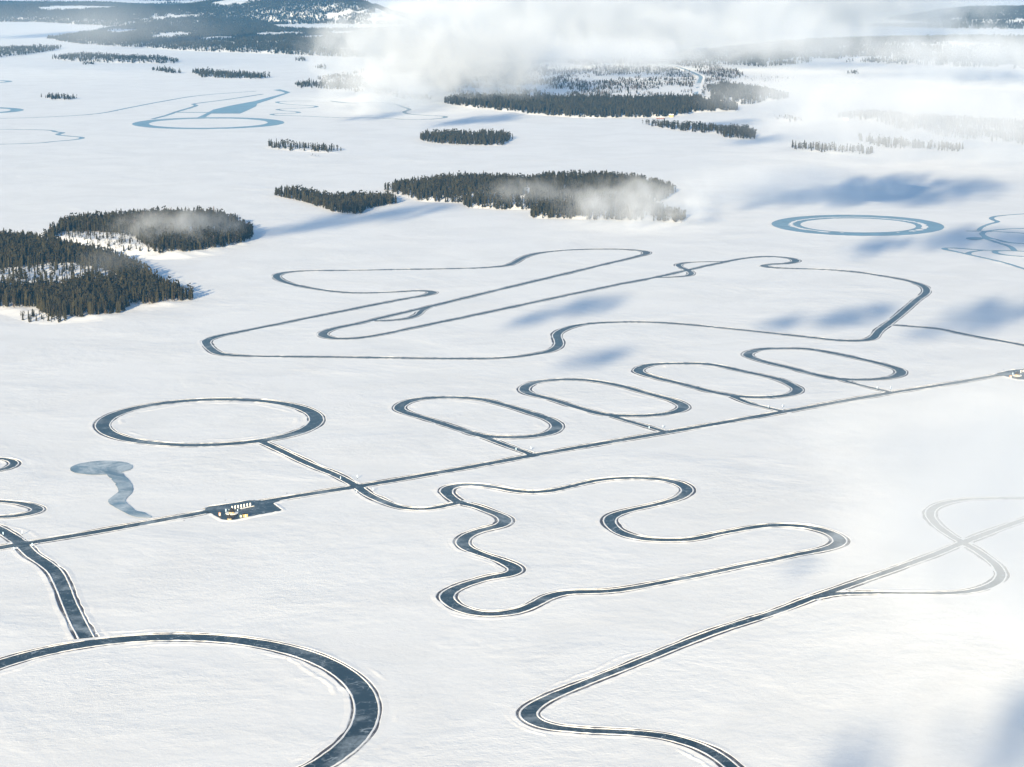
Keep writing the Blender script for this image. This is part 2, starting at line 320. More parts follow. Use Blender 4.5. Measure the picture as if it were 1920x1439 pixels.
pad('grey blue round ice patch cleared on the snow', c, M_ICE3, False, world=True, cat='ice patch')
pad('curling ice tail below the round cleared patch', [(200, 891), (212, 903), (219, 914), (222, 924), (213, 930), (205.5, 935), (202, 942), (210, 950), (222, 956), (236, 963), (250, 970), (270, 972), (287, 973.3), (277, 965), (264, 959), (258, 961), (248, 952), (239, 946), (235, 941), (236, 935), (244, 929), (248.6, 923), (250, 917), (248.6, 911.6), (240, 899), (232, 892), (228, 886), (200, 886)], M_ICE3, False, cat='ice patch')
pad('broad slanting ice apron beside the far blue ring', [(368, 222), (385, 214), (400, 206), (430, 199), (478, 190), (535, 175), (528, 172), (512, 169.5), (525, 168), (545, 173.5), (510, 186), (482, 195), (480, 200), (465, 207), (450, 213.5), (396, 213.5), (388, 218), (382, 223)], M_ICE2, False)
pad('small dark ice blob below the crossing at the right edge', [(1810, 447), (1820, 445.5), (1842, 446), (1844, 449), (1830, 451), (1818, 450)], M_ICE2, False, cat='ice patch')

ALLC = [(d['R'], d['w']) for d in T]
def near_lane(P, skip, extra=0.4):
    """points that lie on another track's ice or on a pad"""
    hit = np.zeros(len(P), bool)
    lo, hi = P.min(0) - 40, P.max(0) + 40
    for i, (R, w_) in enumerate(ALLC):
        if i == skip: continue
        sel = ((R > lo) & (R < hi)).all(1)
        if not sel.any(): continue
        Rs, ws = R[sel], w_[sel] + extra
        for a in range(0, len(P), 2000):
            q = P[a:a + 2000]; dd = ((q[:, None] - Rs[None]) ** 2).sum(-1)
            hit[a:a + 2000] |= (dd < ws[None] ** 2).any(1)
    for p in PADS:
        if p['banks']: hit |= poly_sd(P, p['P']) > -0.5
    return hit

NH = SineNoise(9, 3); NH2 = SineNoise(30, 4); NP = SineNoise(55, 5, 20)
def strip(R, Nn, offs, zs, closed, jit=0.0, seed=0, amp=0.0, keep=None):
    """ribbon with cross-section offs[j], heights zs[j]; keep: mask per segment"""
    n = len(R); k = len(offs); r = np.random.default_rng(seed)
    V = np.zeros((n, k, 3))
    for j in range(k):
        o = offs[j] + (NH(R + 100 * j) * jit if jit else 0)
        V[:, j, :2] = R + Nn * np.asarray(o).reshape(-1, 1)
        V[:, j, 2] = zs[j] * (1 + amp * NH(R * 1.7 + 31) + amp * 0.6 * NH2(R)) if zs[j] > 0.085 else zs[j]
    if closed: V[-1] = V[0]
    i = np.arange(n - 1); F = []
    for j in range(k - 1):
        q = np.stack([i * k + j, (i + 1) * k + j, (i + 1) * k + j + 1, i * k + j + 1], -1)
        if keep is not None: q = q[keep]
        F.append(q)
    return V.reshape(-1, 3), np.concatenate(F)

def join(parts):
    V, F, o = [], [], 0
    for v, f in parts:
        if len(f) == 0: continue
        V.append(v); F.append(f + o); o += len(v)
    return (np.concatenate(V), np.concatenate(F)) if V else (None, None)

for ti, d in enumerate(T):
    R, Nn, wv, closed = d['R'], d['N'], d['w'], d['closed']
    z = 0.02 + 0.006 * ti
    V, F = strip(R, Nn, [-wv - 0.3, -wv * 0.33, wv * 0.33, wv + 0.3], [z] * 4, closed)
    name = d['cat'].replace(' ', '_')
    root = link(name, np_mesh(name, V, F), d['mat']); tag(root, d['label'], d['cat'], kind='structure')
    if not d['banks']: continue
    hs = 1.0 if R[:, 1].mean() < 1500 else 0.72 if R[:, 1].mean() < 1800 else 0.5
    bw = 1.0; gw = 1.55
    bank, groove = [], []
    for s in (-1, 1):
        prof_o = [wv, wv + 0.25, wv + 0.6, wv + bw]; prof_z = [z, 0.27 * hs, 0.25 * hs, z + 0.0]
        mid = R + Nn * (s * (wv + 0.7))[:, None]
        kill = near_lane(mid, ti); keep = ~(kill[:-1] | kill[1:])
        bank.append(strip(R, Nn, [s * o for o in prof_o], prof_z, closed, 0.07, ti, 0.28, keep))
        if d['groove']:
            mg = R + Nn * (s * (wv + 2.0))[:, None]
            killg = near_lane(mg, ti, 2.2)
            g = NP(R * (1.0 + 0.3 * s) + 500 * s + 77 * ti)
            kg = ~(killg[:-1] | killg[1:])
            gx = gw * np.clip(0.82 + 0.26 * g, 0.28, 1.25)
            groove.append(strip(R, Nn, [s * (wv + bw - 0.1), s * (wv + bw + gx)], [0.012 + 0.0004 * ti] * 2, closed, 0.05, ti, 0, kg & (g[:-1] > -1.7)))
            o2 = wv + bw + gx
            bank.append(strip(R, Nn, [s * (o2 - 0.05), s * (o2 + 0.25), s * (o2 + 0.6), s * (o2 + 3.6)], [0.0, 0.20 * hs, 0.18 * hs, -0.02], closed, 0.07, ti + 9, 0.35, kg))
        else:
            bank.append(strip(R, Nn, [s * (wv + bw), s * (wv + bw + 1.5), s * (wv + bw + 6)], [0.2, 0.3, -0.02], closed, 0.4, ti + 9, 0.35, keep))
    V, F = join(bank)
    if V is not None: link('snow_bank', np_mesh('snow_bank', V, F, smooth=True), M_BANK, root)
    V, F = join(groove)
    if V is not None: link('plough_groove', np_mesh('plough_groove', V, F), M_GROOVE, root)

for pi_, p in enumerate(PADS):
    P = p['P']; n = len(P)
    if p['label'].startswith('broad slanting'): Q = P
    elif not p['banks']:
        Q = spline(P, True, 3.0)[:-1]
        nn = frame(np.r_[Q, Q[:1]], True)[1][:-1]
        Q = Q + nn * (NH(Q) * 0.12 + np.clip(NP(Q * 3), 0.6, 3) * 0.5 - 0.3)[:, None]
    else: Q = P
    me = bpy.data.meshes.new('ice_pad'); zz = 0.29 + 0.006 * pi_
    me.from_pydata([(x, y, zz) for x, y in Q], [], [tuple(range(len(Q)))]); me.update()
    import bmesh
    bm = bmesh.new(); bm.from_mesh(me); bmesh.ops.triangulate(bm, faces=bm.faces[:]); 
    for f in bm.faces:
        if f.normal.z < 0: f.normal_flip()
    bm.to_mesh(me); bm.free()
    name = p['cat'].replace(' ', '_')
    root = link(name, me, p['mat']); tag(root, p['label'], p['cat'], kind='structure')
    if p['banks']:
        R = np.r_[Q, Q[:1]]
        s_ = np.r_[0, np.cumsum(np.linalg.norm(np.diff(R, axis=0), axis=1))]
        m = int(s_[-1] / 2); ss = np.linspace(0, s_[-1], m + 1)
        R = np.stack([np.interp(ss, s_, R[:, 0]), np.interp(ss, s_, R[:, 1])], -1)
        Nn = frame(R, True)[1]
        area = 0.5 * np.sum(Q[:, 0] * np.roll(Q[:, 1], -1) - np.roll(Q[:, 0], -1) * Q[:, 1])
        s = -1 if area > 0 else 1
        hit = np.zeros(len(R), bool)
        for (RR, ww) in ALLC:
            dd = ((R[:, None] - RR[None]) ** 2).sum(-1); hit |= (dd < (ww[None] + 2.0) ** 2).any(1)
        keep = ~(hit[:-1] | hit[1:])
        V, F = strip(R, Nn, [s * -0.2, s * 0.3, s * 0.7, s * 3.2], [zz - 0.1, 0.52, 0.5, -0.02], True, 0.15, 1, 0.2, keep)
        link('snow_bank', np_mesh('snow_bank', V, F, smooth=True), M_BANK, root)

# wind drift ridges beside some tracks, and the thin snowmobile trail
def ridge(label, R, closed, off, h, wd, seed, gaps=0.0):
    Nn = frame(R, closed)[1]
    wob = off + SineNoise(60, seed)(R) * 1.3 + NH(R) * 0.35
    RR = R + Nn * np.asarray(wob).reshape(-1, 1); Nn = frame(RR, closed)[1]
    g = SineNoise(90, seed + 5)(RR); keep = (g[:-1] > gaps) & ~near_lane(RR, -1, 4.5)[:-1]
    V, F = strip(RR, Nn, [-wd * 1.6, -wd * 0.2, wd * 0.3, wd * 2], [-0.02, h, h * 0.8, -0.02], closed, 0.1, seed, 0.25, keep)
    fade = np.repeat(np.clip((g - gaps) * 1.2, 0, 1) * 0.55, 4); V[:, 2] = np.where(V[:, 2] > 0, V[:, 2] * fade, V[:, 2])
    if len(F): tag(link('snow_ridge', np_mesh('snow_ridge', V, F, smooth=True), M_BANK), label, 'snow ridge', kind='structure')
for oi_ in range(12, 16): ridge(['faint drifted rim round the leftmost oval', 'faint drifted rim round the second oval', 'faint drifted rim round the third oval', 'faint drifted rim round the rightmost oval'][oi_ - 12], T[oi_]['R'], True, -13, 0.30, 2.2, 20 + oi_, -0.2)
ridge('faint drifted rim along the kinked link road', T[5]['R'], False, 11, 0.35, 1.4, 41, -0.2)
big = T[2]['R']; ridge('drifted snow ridge inside the huge ice ring', big, True, 12.5, 0.55, 1.2, 11, -0.3)
ridge('drifted snow ridge outside the huge ice ring', big, True, -15, 0.5, 1.1, 12, 0.2)
ridge('snow ridge inside the dark ring', T[1]['R'], True, 14, 0.5, 1.6, 13, -0.6)
ridge('drifted ridge outside the zigzag track', T[6]['R'], False, 10.5, 0.5, 1.0, 14, 0.3)
ridge('drifted ridge along the slalom track', T[3]['R'], True, 9, 0.35, 1.0, 15, 0.35)
tr = spline(G([-60, 480, 700, 1000, 1300, 1500], [317, 310.5, 307, 302, 292, 286]), False, 8)
ridge('thin straight snowmobile trail across the middle of the lake', tr, False, 0, 0.35, 3.0, 16, -3)

# ------------------------------------------------------------------ land: islands, peninsulas, hills
BUMPS = []                                                   # (x, y, h, sx, sy)
def bump(px, py, h, sx, sy):
    g = G(px, py); BUMPS.append((g[0], g[1], h, sx, sy))
bump(610, 36, 92, 330, 900); bump(450, 34, 62, 300, 800); bump(300, 38, 30, 500, 900); bump(100, 28, 40, 600, 900)
bump(700, 40, 30, 200, 600); bump(1930, 34, 45, 500, 700); bump(1250, 22, 60, 500, 700); bump(1850, 100, 22, 500, 600)
bump(1350, 176, 5, 120, 250); bump(1690, 95, 16, 400, 500); bump(500, 85, 12, 400, 600)
bump(300, 450, 7, 110, 120); bump(60, 500, 6, 120, 200); bump(1080, 372, 7, 110, 130); bump(900, 362, 5, 70, 120)

LANDS = []
class Land:
    def __init__(s, pts, cap, edge, jit, seed):
        P = np.asarray(pts, float); s.poly = G(P[:, 0], P[:, 1]); s.cap, s.edge, s.jit = cap, edge, jit
        s.nz = SineNoise(max(30, edge * 3), seed); s.nz2 = SineNoise(max(12, edge), seed + 1); s.rel = SineNoise(220, seed + 2)
    def d(s, Q): return poly_sd(Q, s.poly) + s.jit * (s.nz(Q) + 0.5 * s.nz2(Q))
    def h(s, Q, d=None):
        d = s.d(Q) if d is None else d
        z = s.cap * sstep(d, 0, s.edge) * (1 + 0.25 * s.nz2(Q))
        for bx, by, bh, sx, sy in BUMPS:
            e = ((Q[:, 0] - bx) / sx) ** 2 + ((Q[:, 1] - by) / sy) ** 2
            z = z + bh * np.exp(-e) * sstep(d, 0, max(40, bh * 4))
        return z
    def surface(s, name, label, cat, res):
        lo, hi = s.poly.min(0) - 30, s.poly.max(0) + 30
        nx = int(min(170, max(20, (hi[0] - lo[0]) / res))); ny = int(min(170, max(20, (hi[1] - lo[1]) / res)))
        X, Y = np.meshgrid(np.linspace(lo[0], hi[0], nx), np.linspace(lo[1], hi[1], ny))
        Q = np.stack([X.ravel(), Y.ravel()], -1); d = s.d(Q); z = s.h(Q, d); z = np.where(d > 0, z + 0.05, -0.6)
        i, j = np.meshgrid(np.arange(nx - 1), np.arange(ny - 1)); a = (j * nx + i).ravel()
        F = np.stack([a, a + 1, a + nx + 1, a + nx], -1)
        F = F[(d[F] > -3 * res).any(1)]
        used, inv = np.unique(F, return_inverse=True)
        V = np.c_[Q, z][used]
        tag(link(name, np_mesh(name, V, inv.reshape(F.shape), smooth=True), M_SNOW), label, cat, kind='structure')

# ------------------------------------------------------------------ trees
def cone_rings(levels, seg, r, sharp=0.0):
    """levels: (z, radius); fan tip at the first level"""
    V = []; F = []
    for li, (z, rad) in enumerate(levels):
        for k in range(seg):
            a = 2 * math.pi * (k + 0.5 * (li % 2)) / seg
            q = rad * (1 + sharp * (1 if k % 2 else -1) + r.uniform(-0.12, 0.12))
            V.append((q * math.cos(a), q * math.sin(a), z + r.uniform(-0.012, 0.012)))
    for li in range(len(levels) - 1):
        for k in range(seg):
            a, b = li * seg + k, li * seg + (k + 1) % seg; c, d = a + seg, b + seg
            F += [(a, c, b), (b, c, d)]
    return V, F

def spruce(seed, lod, slim=1.0):
    """unit height tree: (Vcrown, Fcrown), (Vtrunk, Ftrunk)"""
    r = random.Random(seed); V, F = [], []
    tiers = {0: 9, 1: 5, 2: 2}[lod]; seg = {0: 10, 1: 6, 2: 5}[lod]
    base = 0.10 if lod else 0.08
    for k in range(tiers):
        f0 = k / tiers; zt = 1.0 - (1 - base) * f0 * 0.97; zb = 1.0 - (1 - base) * min(1, (k + 1.55) / tiers)
        zb = max(zb, base); rad = slim * (0.035 + 0.135 * ((1 - zb) ** 0.62)) * r.uniform(0.85, 1.15)
        top = rad * 0.22 if k else 0.004
        ox, oy = r.uniform(-.012, .012), r.uniform(-.012, .012)
        v, f = cone_rings([(zt, top), ((zt * .45 + zb * .55), rad * 0.62), (zb, rad)], seg, r, 0.16 if lod < 2 else 0.0)
        o = len(V); V += [(a + ox, b + oy, c) for a, b, c in v]; F += [(a + o, b + o, c + o) for a, b, c in f]
    tv, tf = cone_rings([(0.9, 0.002), (0.0, 0.017)], 4 if lod else 6, r)
    return (np.array(V), np.array(F)), (np.array(tv), np.array(tf))

def pine(seed, lod):
    """taller bare stem, rounded broken crown made of leaf clumps"""
    r = random.Random(seed); V, F = [], []
    nc = {0: 46, 1: 16, 2: 6}[lod]
    for k in range(nc):
        t = r.random(); z = 0.30 + 0.66 * t; rr = 0.17 * math.sin(math.pi * min(1, 0.22 + 0.78 * (1 - t))) ** 0.7 * r.uniform(0.4, 1.0)
        a = r.uniform(0, 6.28); cx, cy = rr * math.cos(a), rr * math.sin(a); s = {0: .052, 1: .085, 2: .13}[lod] * r.uniform(.7, 1.25)
        o = len(V); ph = r.uniform(0, 3)
        pts = [(0, 0, .75)] + [(math.cos(ph + i * 2.094), math.sin(ph + i * 2.094), r.uniform(-.2, .2)) for i in range(3)] + [(0, 0, -.6)]
        V += [(cx + s * x, cy + s * y, z + s * q) for x, y, q in pts]
        for i in range(3):
            b, c = 1 + i, 1 + (i + 1) % 3; F += [(o, o + b, o + c), (o + 4, o + c, o + b)]
    tv, tf = cone_rings([(0.92, 0.004), (0.0, 0.02)], 4 if lod else 6, r)
    return (np.array(V), np.array(F)), (np.array(tv), np.array(tf))

def birch(seed, lod):
    """thin bare crown: a sparse fan of slivers"""
    r = random.Random(seed); V, F = [], []
    for k in range({0: 40, 1: 20, 2: 7}[lod]):
        a = r.uniform(0, 6.28); t = r.uniform(.25, .8); L = r.uniform(.12, .25); el = r.uniform(.5, 1.2)
        p = np.array([0, 0, t]); d = np.array([math.cos(a) * math.cos(el), math.sin(a) * math.cos(el), math.sin(el)])
        q = np.array([-math.sin(a), math.cos(a), 0]) * (0.03 if lod < 2 else .06)
        o = len(V); V += [tuple(p), tuple(p + d * L + q), tuple(p + d * L - q), tuple(p + d * L * 1.3)]
        F += [(o, o + 1, o + 2), (o + 1, o + 3, o + 2)]
    tv, tf = cone_rings([(0.95, 0.002), (0.0, 0.012)], 4, r)
    return (np.array(V), np.array(F)), (np.array(tv), np.array(tf))

VAR = {}
for lod in (0, 1, 2):
    VAR[('s', lod)] = [spruce(10 + i, lod, s) for i, s in enumerate((1.0, 0.8, 1.25, 0.65))]
    VAR[('p', lod)] = [pine(30 + i, lod) for i in range(3)]
    VAR[('b', lod)] = [birch(50 + i, lod) for i in range(3)]

def merged(name, P, kinds, H, wide, lod, label, cat='forest', birchmat=False):
    Vs, Fs, Ms, Ts, o = [], [], [], [], 0
    r = np.random.default_rng(len(P) + 5)
    tint = r.random(len(P)) ** 1.3; H = H * (0.72 + 0.4 * r.random(len(P)))
    var = r.integers(0, 12, len(P)); ang = r.uniform(0, 6.28, len(P))
    for kk in 'spb':
        vs = VAR[(kk, lod)]
        for vi, (cr, tr_) in enumerate(vs):
            sel = (kinds == kk) & (var % len(vs) == vi)
            if not sel.any(): continue
            p, h, a, ww = P[sel], H[sel], ang[sel], wide[sel]
            ca, sa = np.cos(a)[:, None], np.sin(a)[:, None]
            for mi, (v, f) in ((0 if kk != 'b' else 2, cr), (1, tr_)):
                if mi == 1 and lod == 2: continue
                x = (v[:, 0] * ca - v[:, 1] * sa) * (h * ww)[:, None] + p[:, 0:1]
                y = (v[:, 0] * sa + v[:, 1] * ca) * (h * ww)[:, None] + p[:, 1:2]
                z = v[None, :, 2] * h[:, None] + p[:, 2:3]
                Vs.append(np.stack([x, y, z], -1).reshape(-1, 3)); Ts.append(np.repeat(tint[sel], len(v)))
                Fs.append((f[None] + (np.arange(len(p)) * len(v))[:, None, None] + o).reshape(-1, 3)); o += len(p) * len(v)
                Ms.append(np.full(len(Fs[-1]), mi))
    if not Vs: return
    ob = link(name, np_mesh(name, np.concatenate(Vs), np.concatenate(Fs), np.concatenate(Ms)), [M_CROWN, M_TRUNK, M_BIRCH])
    ta = ob.data.attributes.new('tint', 'FLOAT', 'POINT'); ta.data.foreach_set('value', np.concatenate(Ts).astype(np.float32))
    tag(ob, label, cat, kind='stuff')

CLEAR = [(*G(x, y), rx, ry) for x, y, rx, ry in ((320, 71, 90, 330), (520, 69, 110, 300), (225, 63, 70, 230), (585, 77, 60, 280), (410, 79, 90, 260), (640, 66, 80, 220), (380, 22, 190, 330), (435, 37, 120, 260), (662, 25, 45, 160), (150, 30, 200, 420), (1880, 30, 80, 350))]
def scatter(land, per_m2, seed, thr=-9, wl=120, margin=4, poly=None):
    r = np.random.default_rng(seed)
    pl = land.poly if poly is None else G(np.asarray(poly, float)[:, 0], np.asarray(poly, float)[:, 1])
    lo, hi = pl.min(0), pl.max(0); n = int((hi - lo).prod() * per_m2)
    Q = r.uniform(lo, hi, (n, 2)); Q = Q[in_poly(Q, pl)]
    d = land.d(Q); Q = Q[d > margin]; d = d[d > margin]
    nz = SineNoise(wl, seed + 3); nzf = SineNoise(wl / 4, seed + 4); v = nz(Q) * 0.8 + nzf(Q) * 0.45
    Q = Q[v > thr]; d = d[v > thr]
    for cx, cy, rx, ry in CLEAR:
        k = ((Q[:, 0] - cx) / rx) ** 2 + ((Q[:, 1] - cy) / ry) ** 2 > 1 + 0.25 * nzf(Q); Q = Q[k]; d = d[k]
    return np.c_[Q, land.h(Q, d)]

def cull_view(P, m=250):
    """keep what the frame (plus a margin) can see"""
    t = P[:, 1] * cp + (CAMH - P[:, 2]) * sp
    px = CX + P[:, 0] / t * FPX
    return P[(px > -m) & (px < 1920 + m)]

def kinds_for(n, mix, seed): return np.random.default_rng(seed).choice(list('spb'), n, p=mix)

# --- island A: the big near wood; B behind it
A = Land([(-260, 590), (0, 592), (40, 604), (75, 612), (150, 606), (192, 602), (232, 595), (258, 581), (288, 584), (330, 577), (368, 571), (372, 562), (328, 548), (304, 539), (292, 526), (268, 508), (238, 492), (190, 484), (152, 474), (108, 468), (70, 458), (0, 448), (-260, 446)], 2.0, 34, 2.0, 21)
A.surface('island', 'low snowy island under the big near wood', 'island', 5)
B = Land([(60, 440), (90, 428), (133, 418), (200, 411), (284, 405), (410, 405), (455, 418), (484, 440), (480, 452), (448, 469), (408, 478), (350, 487), (290, 488), (240, 482), (200, 478), (130, 466), (80, 458)], 2.2, 34, 2.0, 22)
B.surface('island', 'second snowy island touching the near one', 'island', 5)

TA = [(-220, 580), (60, 582), (90, 597), (149, 598), (190, 594), (228, 588), (250, 573), (285, 574), (325, 568), (361, 564), (363, 559), (325, 549), (302, 541), (288, 530), (262, 513), (232, 498), (190, 490), (152, 480), (108, 474), (70, 463), (0, 453), (-220, 451)]
pts = scatter(A, 1 / 11, 101, margin=2.5, poly=TA)
SPARSE = G([-60, 30, 110, 160, 215, 238, 190, 130, 60, -60], [548, 556, 553, 540, 540, 529, 513, 507, 512, 525])
sp_in = in_poly(pts[:, :2], SPARSE) | (SineNoise(70, 9)(pts[:, :2]) > 1.9)
keep = ~sp_in | (rng.random(len(pts)) < 0.22)
ptsA = cull_view(pts[keep], 60)
small = G(rng.uniform(35, 125, 40), 0 * rng.uniform(0, 1, 40) + rng.uniform(596, 606, 40)); 
small = np.c_[small, A.h(small)][A.d(small) > 1.5]
hA = rng.uniform(8.5, 16.5, len(ptsA)); hA[in_poly(ptsA[:, :2], SPARSE)] *= rng.uniform(.45, .95, in_poly(ptsA[:, :2], SPARSE).sum())
ptsA = np.r_[ptsA, small]; hA = np.r_[hA, rng.uniform(5, 9.5, len(small))]
TB = [(84, 448), (110, 436), (133, 424), (200, 417), (284, 411), (406, 411), (448, 423), (476, 443), (468, 453), (442, 462), (404, 470), (350, 479), (300, 481), (272, 473), (255, 462), (215, 450), (180, 447), (140, 443), (112, 445), (100, 454)]
ptsB = scatter(B, 1 / 13, 102, margin=3, poly=TB)
SP2 = G([330, 360, 440, 468, 440, 380], [452, 440, 432, 438, 450, 457]); s2 = in_poly(ptsB[:, :2], SP2)
ptsB = ptsB[~s2 | (rng.random(len(ptsB)) < 0.3)]; hB = rng.uniform(9.5, 15.5, len(ptsB))
lowB = scatter(B, 1 / 32, 103, margin=6, poly=[(100, 440), (240, 455), (300, 478), (240, 478), (130, 460)]); ptsB = np.r_[ptsB, lowB]; hB = np.r_[hB, rng.uniform(3, 8.5, len(lowB))]

# 300 individual trees: the nearest (largest in the photo)
order = np.argsort(ptsA[:, 1] - hA * 6)
# nearest first, but only trees inside the frame
t_ = ptsA[:, 1] * cp + (CAMH - ptsA[:, 2]) * sp; pxA = CX + ptsA[:, 0] / t_ * FPX
order = [i for i in order if pxA[i] > -6]
ind = np.array(order[:300]); rest = np.setdiff1d(np.arange(len(ptsA)), ind)
PROTO = []
for kk, vs in (('s', VAR[('s', 0)]), ('p', VAR[('p', 0)])):
    for cr, tk in vs:
        cm = np_mesh('crown', *cr); cm.materials.append(M_CROWN)
        tm = np_mesh('trunk', *tk); tm.materials.append(M_TRUNK); PROTO.append((kk, cm, tm))
def clear_of_lanes(P): return P
for n, i in enumerate(ind):
    kk, cm, tm = PROTO[(i * 7 + 3) % 4 if rng.random() < 0.68 else 4 + (i % 3)]
    nm = 'spruce_tree' if kk == 's' else 'pine_tree'
    e = bpy.data.objects.new(nm, None); COL.objects.link(e)
    e.location = (ptsA[i, 0], ptsA[i, 1], ptsA[i, 2] - 0.15); h = hA[i]; wv = rng.uniform(0.65, 1.0)
    e.scale = (h * wv, h * wv, h); e.rotation_euler = (rng.uniform(-.03, .03), rng.uniform(-.03, .03), rng.uniform(0, 6.28)); e.empty_display_size = 0.1
    ko = 'narrow dark spruce' if kk == 's' else 'round topped pine'
    if pxA[i] > 252: lab, grp = ko + ' on the pointed spit at the right end of the near wood', ko + 's on the spit'
    elif h < 9.6 and pxA[i] < 130: lab, grp = 'short ' + ko + ' in the open on the snow before the near wood', 'short ' + ko + 's before the wood'
    elif pxA[i] > 130: lab, grp = ko + ' in the dense shore edge of the near wood, towards the spit', ko + 's at the shore edge near the spit'
    else: lab, grp = ko + ' at the front of the near wood, by the left picture edge', ko + 's at the wood front by the picture edge'
    tag(e, lab, 'tree', grp)
    for pn, pm in (('trunk', tm), ('crown', cm)):
        c_ = bpy.data.objects.new(pn, pm); COL.objects.link(c_); c_.parent = e
def wd(n): return rng.uniform(0.62, 1.02, n)
merged('forest', ptsA[rest], kinds_for(len(rest), [.7, .3, 0], 1), hA[rest], wd(len(rest)), 1, 'rest of the dense dark wood on the near island')
merged('forest', ptsB, kinds_for(len(ptsB), [.65, .33, .02], 2), hB, wd(len(ptsB)), 1, 'misty wood with snowy clearings on the second island')

# --- other islands
def isle(pts, lab, dens, seed, cap=1.4, edge=26, jit=1.5, hr=(10, 15), mix=(.7, .3, 0), thr=-9, lod=1, res=5, wl=60, margin=2, wf=1.0):
    L = Land(pts, cap, edge, jit, seed); L.surface('island', 'low snowy shore under the ' + lab, 'island', res)
    P = cull_view(scatter(L, dens, seed * 7, thr, wl, margin)); H = rng.uniform(*hr, len(P))
    merged('forest', P, kinds_for(len(P), list(mix), seed), H, wd(len(P)) * wf, lod, lab, 'wood')
    return L
isle([(512, 368), (525, 365), (570, 364), (608, 374), (640, 376), (672, 375), (704, 376), (744, 375), (746, 383), (716, 388), (692, 393), (682, 400), (668, 403), (640, 401), (621, 398), (585, 385), (544, 374)], 'small dark wood between the near woods and the misty one', 1 / 17, 31, thr=-1.9)
isle([(715, 356), (760, 350), (851, 341), (907, 341), (984, 346), (1018, 339), (1120, 336), (1206, 343), (1272, 359), (1252, 372), (1227, 386), (1242, 398), (1287, 410), (1286, 419), (1185, 415), (1099, 413), (998, 410), (990, 402), (998, 395), (930, 394), (870, 390), (860, 382), (785, 379)], 'long wood half drowned in a bank of mist', 1 / 22, 32, cap=3, thr=-1.1, wl=70)
isle([(783, 262), (800, 257), (870, 256), (950, 257), (964, 262), (950, 268), (948, 274), (880, 273), (830, 271), (800, 268)], 'flat topped islet wood alone in the middle of the lake', 1 / 28, 33, hr=(10, 16))
isle([(485, 276), (520, 273), (560, 277), (600, 280), (642, 283), (641, 288), (600, 288), (560, 285), (520, 282)], 'thin misty line of trees left of the islet wood', 1 / 75, 34, thr=-0.8)
isle([(573, 291), (600, 291), (602, 296), (585, 297)], 'faint brush patch in the snow below the thin tree line', 1 / 120, 35, hr=(2, 5), mix=(.2, .3, .5))
isle([(1200, 234), (1240, 236), (1300, 240), (1350, 243), (1400, 245), (1420, 253), (1416, 262), (1380, 262), (1353, 259), (1338, 251), (1300, 249), (1250, 243)], 'stretched dark islet wood below the far headland', 1 / 38, 36, mix=(.45, .55, 0), thr=-1.2, wl=90)
isle([(356, 137), (375, 135), (410, 139), (460, 142), (510, 146), (480, 149), (420, 148), (378, 146)], 'far islet wood in line with the far ring', 1 / 90, 37, lod=2, res=12, hr=(10, 17), wf=1.3)
isle([(281, 132), (310, 132), (344, 138), (320, 139)], 'tiny spiky wood left of the far islet wood', 1 / 90, 38, lod=2, res=12, hr=(8, 15), wf=1.3)
isle([(75, 183), (100, 181), (147, 186), (130, 189), (90, 187)], 'tiny misty wood alone near the left edge', 1 / 80, 39, lod=2, res=10, hr=(8, 13), wf=1.3)
isle([(88, 110), (150, 106), (240, 110), (337, 115), (335, 120), (200, 119), (120, 115)], 'long wooded island near the far left shore', 1 / 130, 40, cap=6, edge=60, lod=2, res=16, hr=(10, 15), wf=1.4)
isle([(-80, 96), (60, 92), (120, 90), (100, 96), (40, 105), (0, 109), (-80, 108)], 'hazy wooded island at the left edge', 1 / 140, 41, cap=5, edge=60, lod=2, res=16, wf=1.4)
isle([(153, 119), (175, 119.5), (178, 122), (155, 122)], 'speck of wood below the long wooded island', 1 / 90, 42, lod=2, res=10, hr=(6, 10), wf=1.3)
isle([(546, 160), (580, 157), (620, 160), (680, 160), (700, 168), (640, 169), (600, 167), (560, 166)], 'dark wood at the lower edge of the big mist bank', 1 / 110, 43, lod=2, res=12, hr=(9, 15), wf=1.3)
isle([(551, 112.5), (575, 112), (577, 115.5), (555, 116)], 'smallest islet below the far shore', 1 / 100, 44, lod=2, res=10, hr=(7, 12), wf=1.3)
isle([(586, 127), (612, 126), (614, 130), (590, 130)], 'misty scrap of wood below the far shore', 1 / 100, 45, lod=2, res=10, hr=(7, 12), wf=1.3)
isle([(1478, 277), (1520, 279), (1560, 281), (1640, 286), (1636, 292), (1580, 290), (1500, 284)], 'pale row of misty trees below the right mist bank', 1 / 60, 46, thr=-1.0)
isle([(1603, 260), (1640, 265), (1700, 272), (1812, 279), (1802, 286), (1690, 281), (1640, 276)], 'pale tree strip in front of the misty right shore', 1 / 70, 47, thr=-1.1)
isle([(1500, 158), (1560, 153), (1658, 163), (1600, 169)], 'faint brown brush in the mist right of the road cut', 1 / 260, 48, lod=2, res=14, hr=(4, 9), mix=(.2, .1, .7), thr=-.4)
isle([(1593, 178), (1640, 176), (1685, 181), (1640, 186)], 'faintest brush patch in the mist', 1 / 300, 49, lod=2, res=14, hr=(4, 9), mix=(.2, .1, .7), thr=-.4)
isle([(1583, 137), (1612, 136), (1613, 140), (1590, 140)], 'small dark clump before the far right woods', 1 / 120, 50, lod=2, res=12, hr=(7, 12), wf=1.3)
isle([(1380, 147), (1440, 146), (1500, 150), (1450, 156), (1400, 155)], 'brownish brush behind the headland wood', 1 / 200, 51, lod=2, res=14, hr=(5, 10), mix=(.3, .1, .6), thr=-.5)
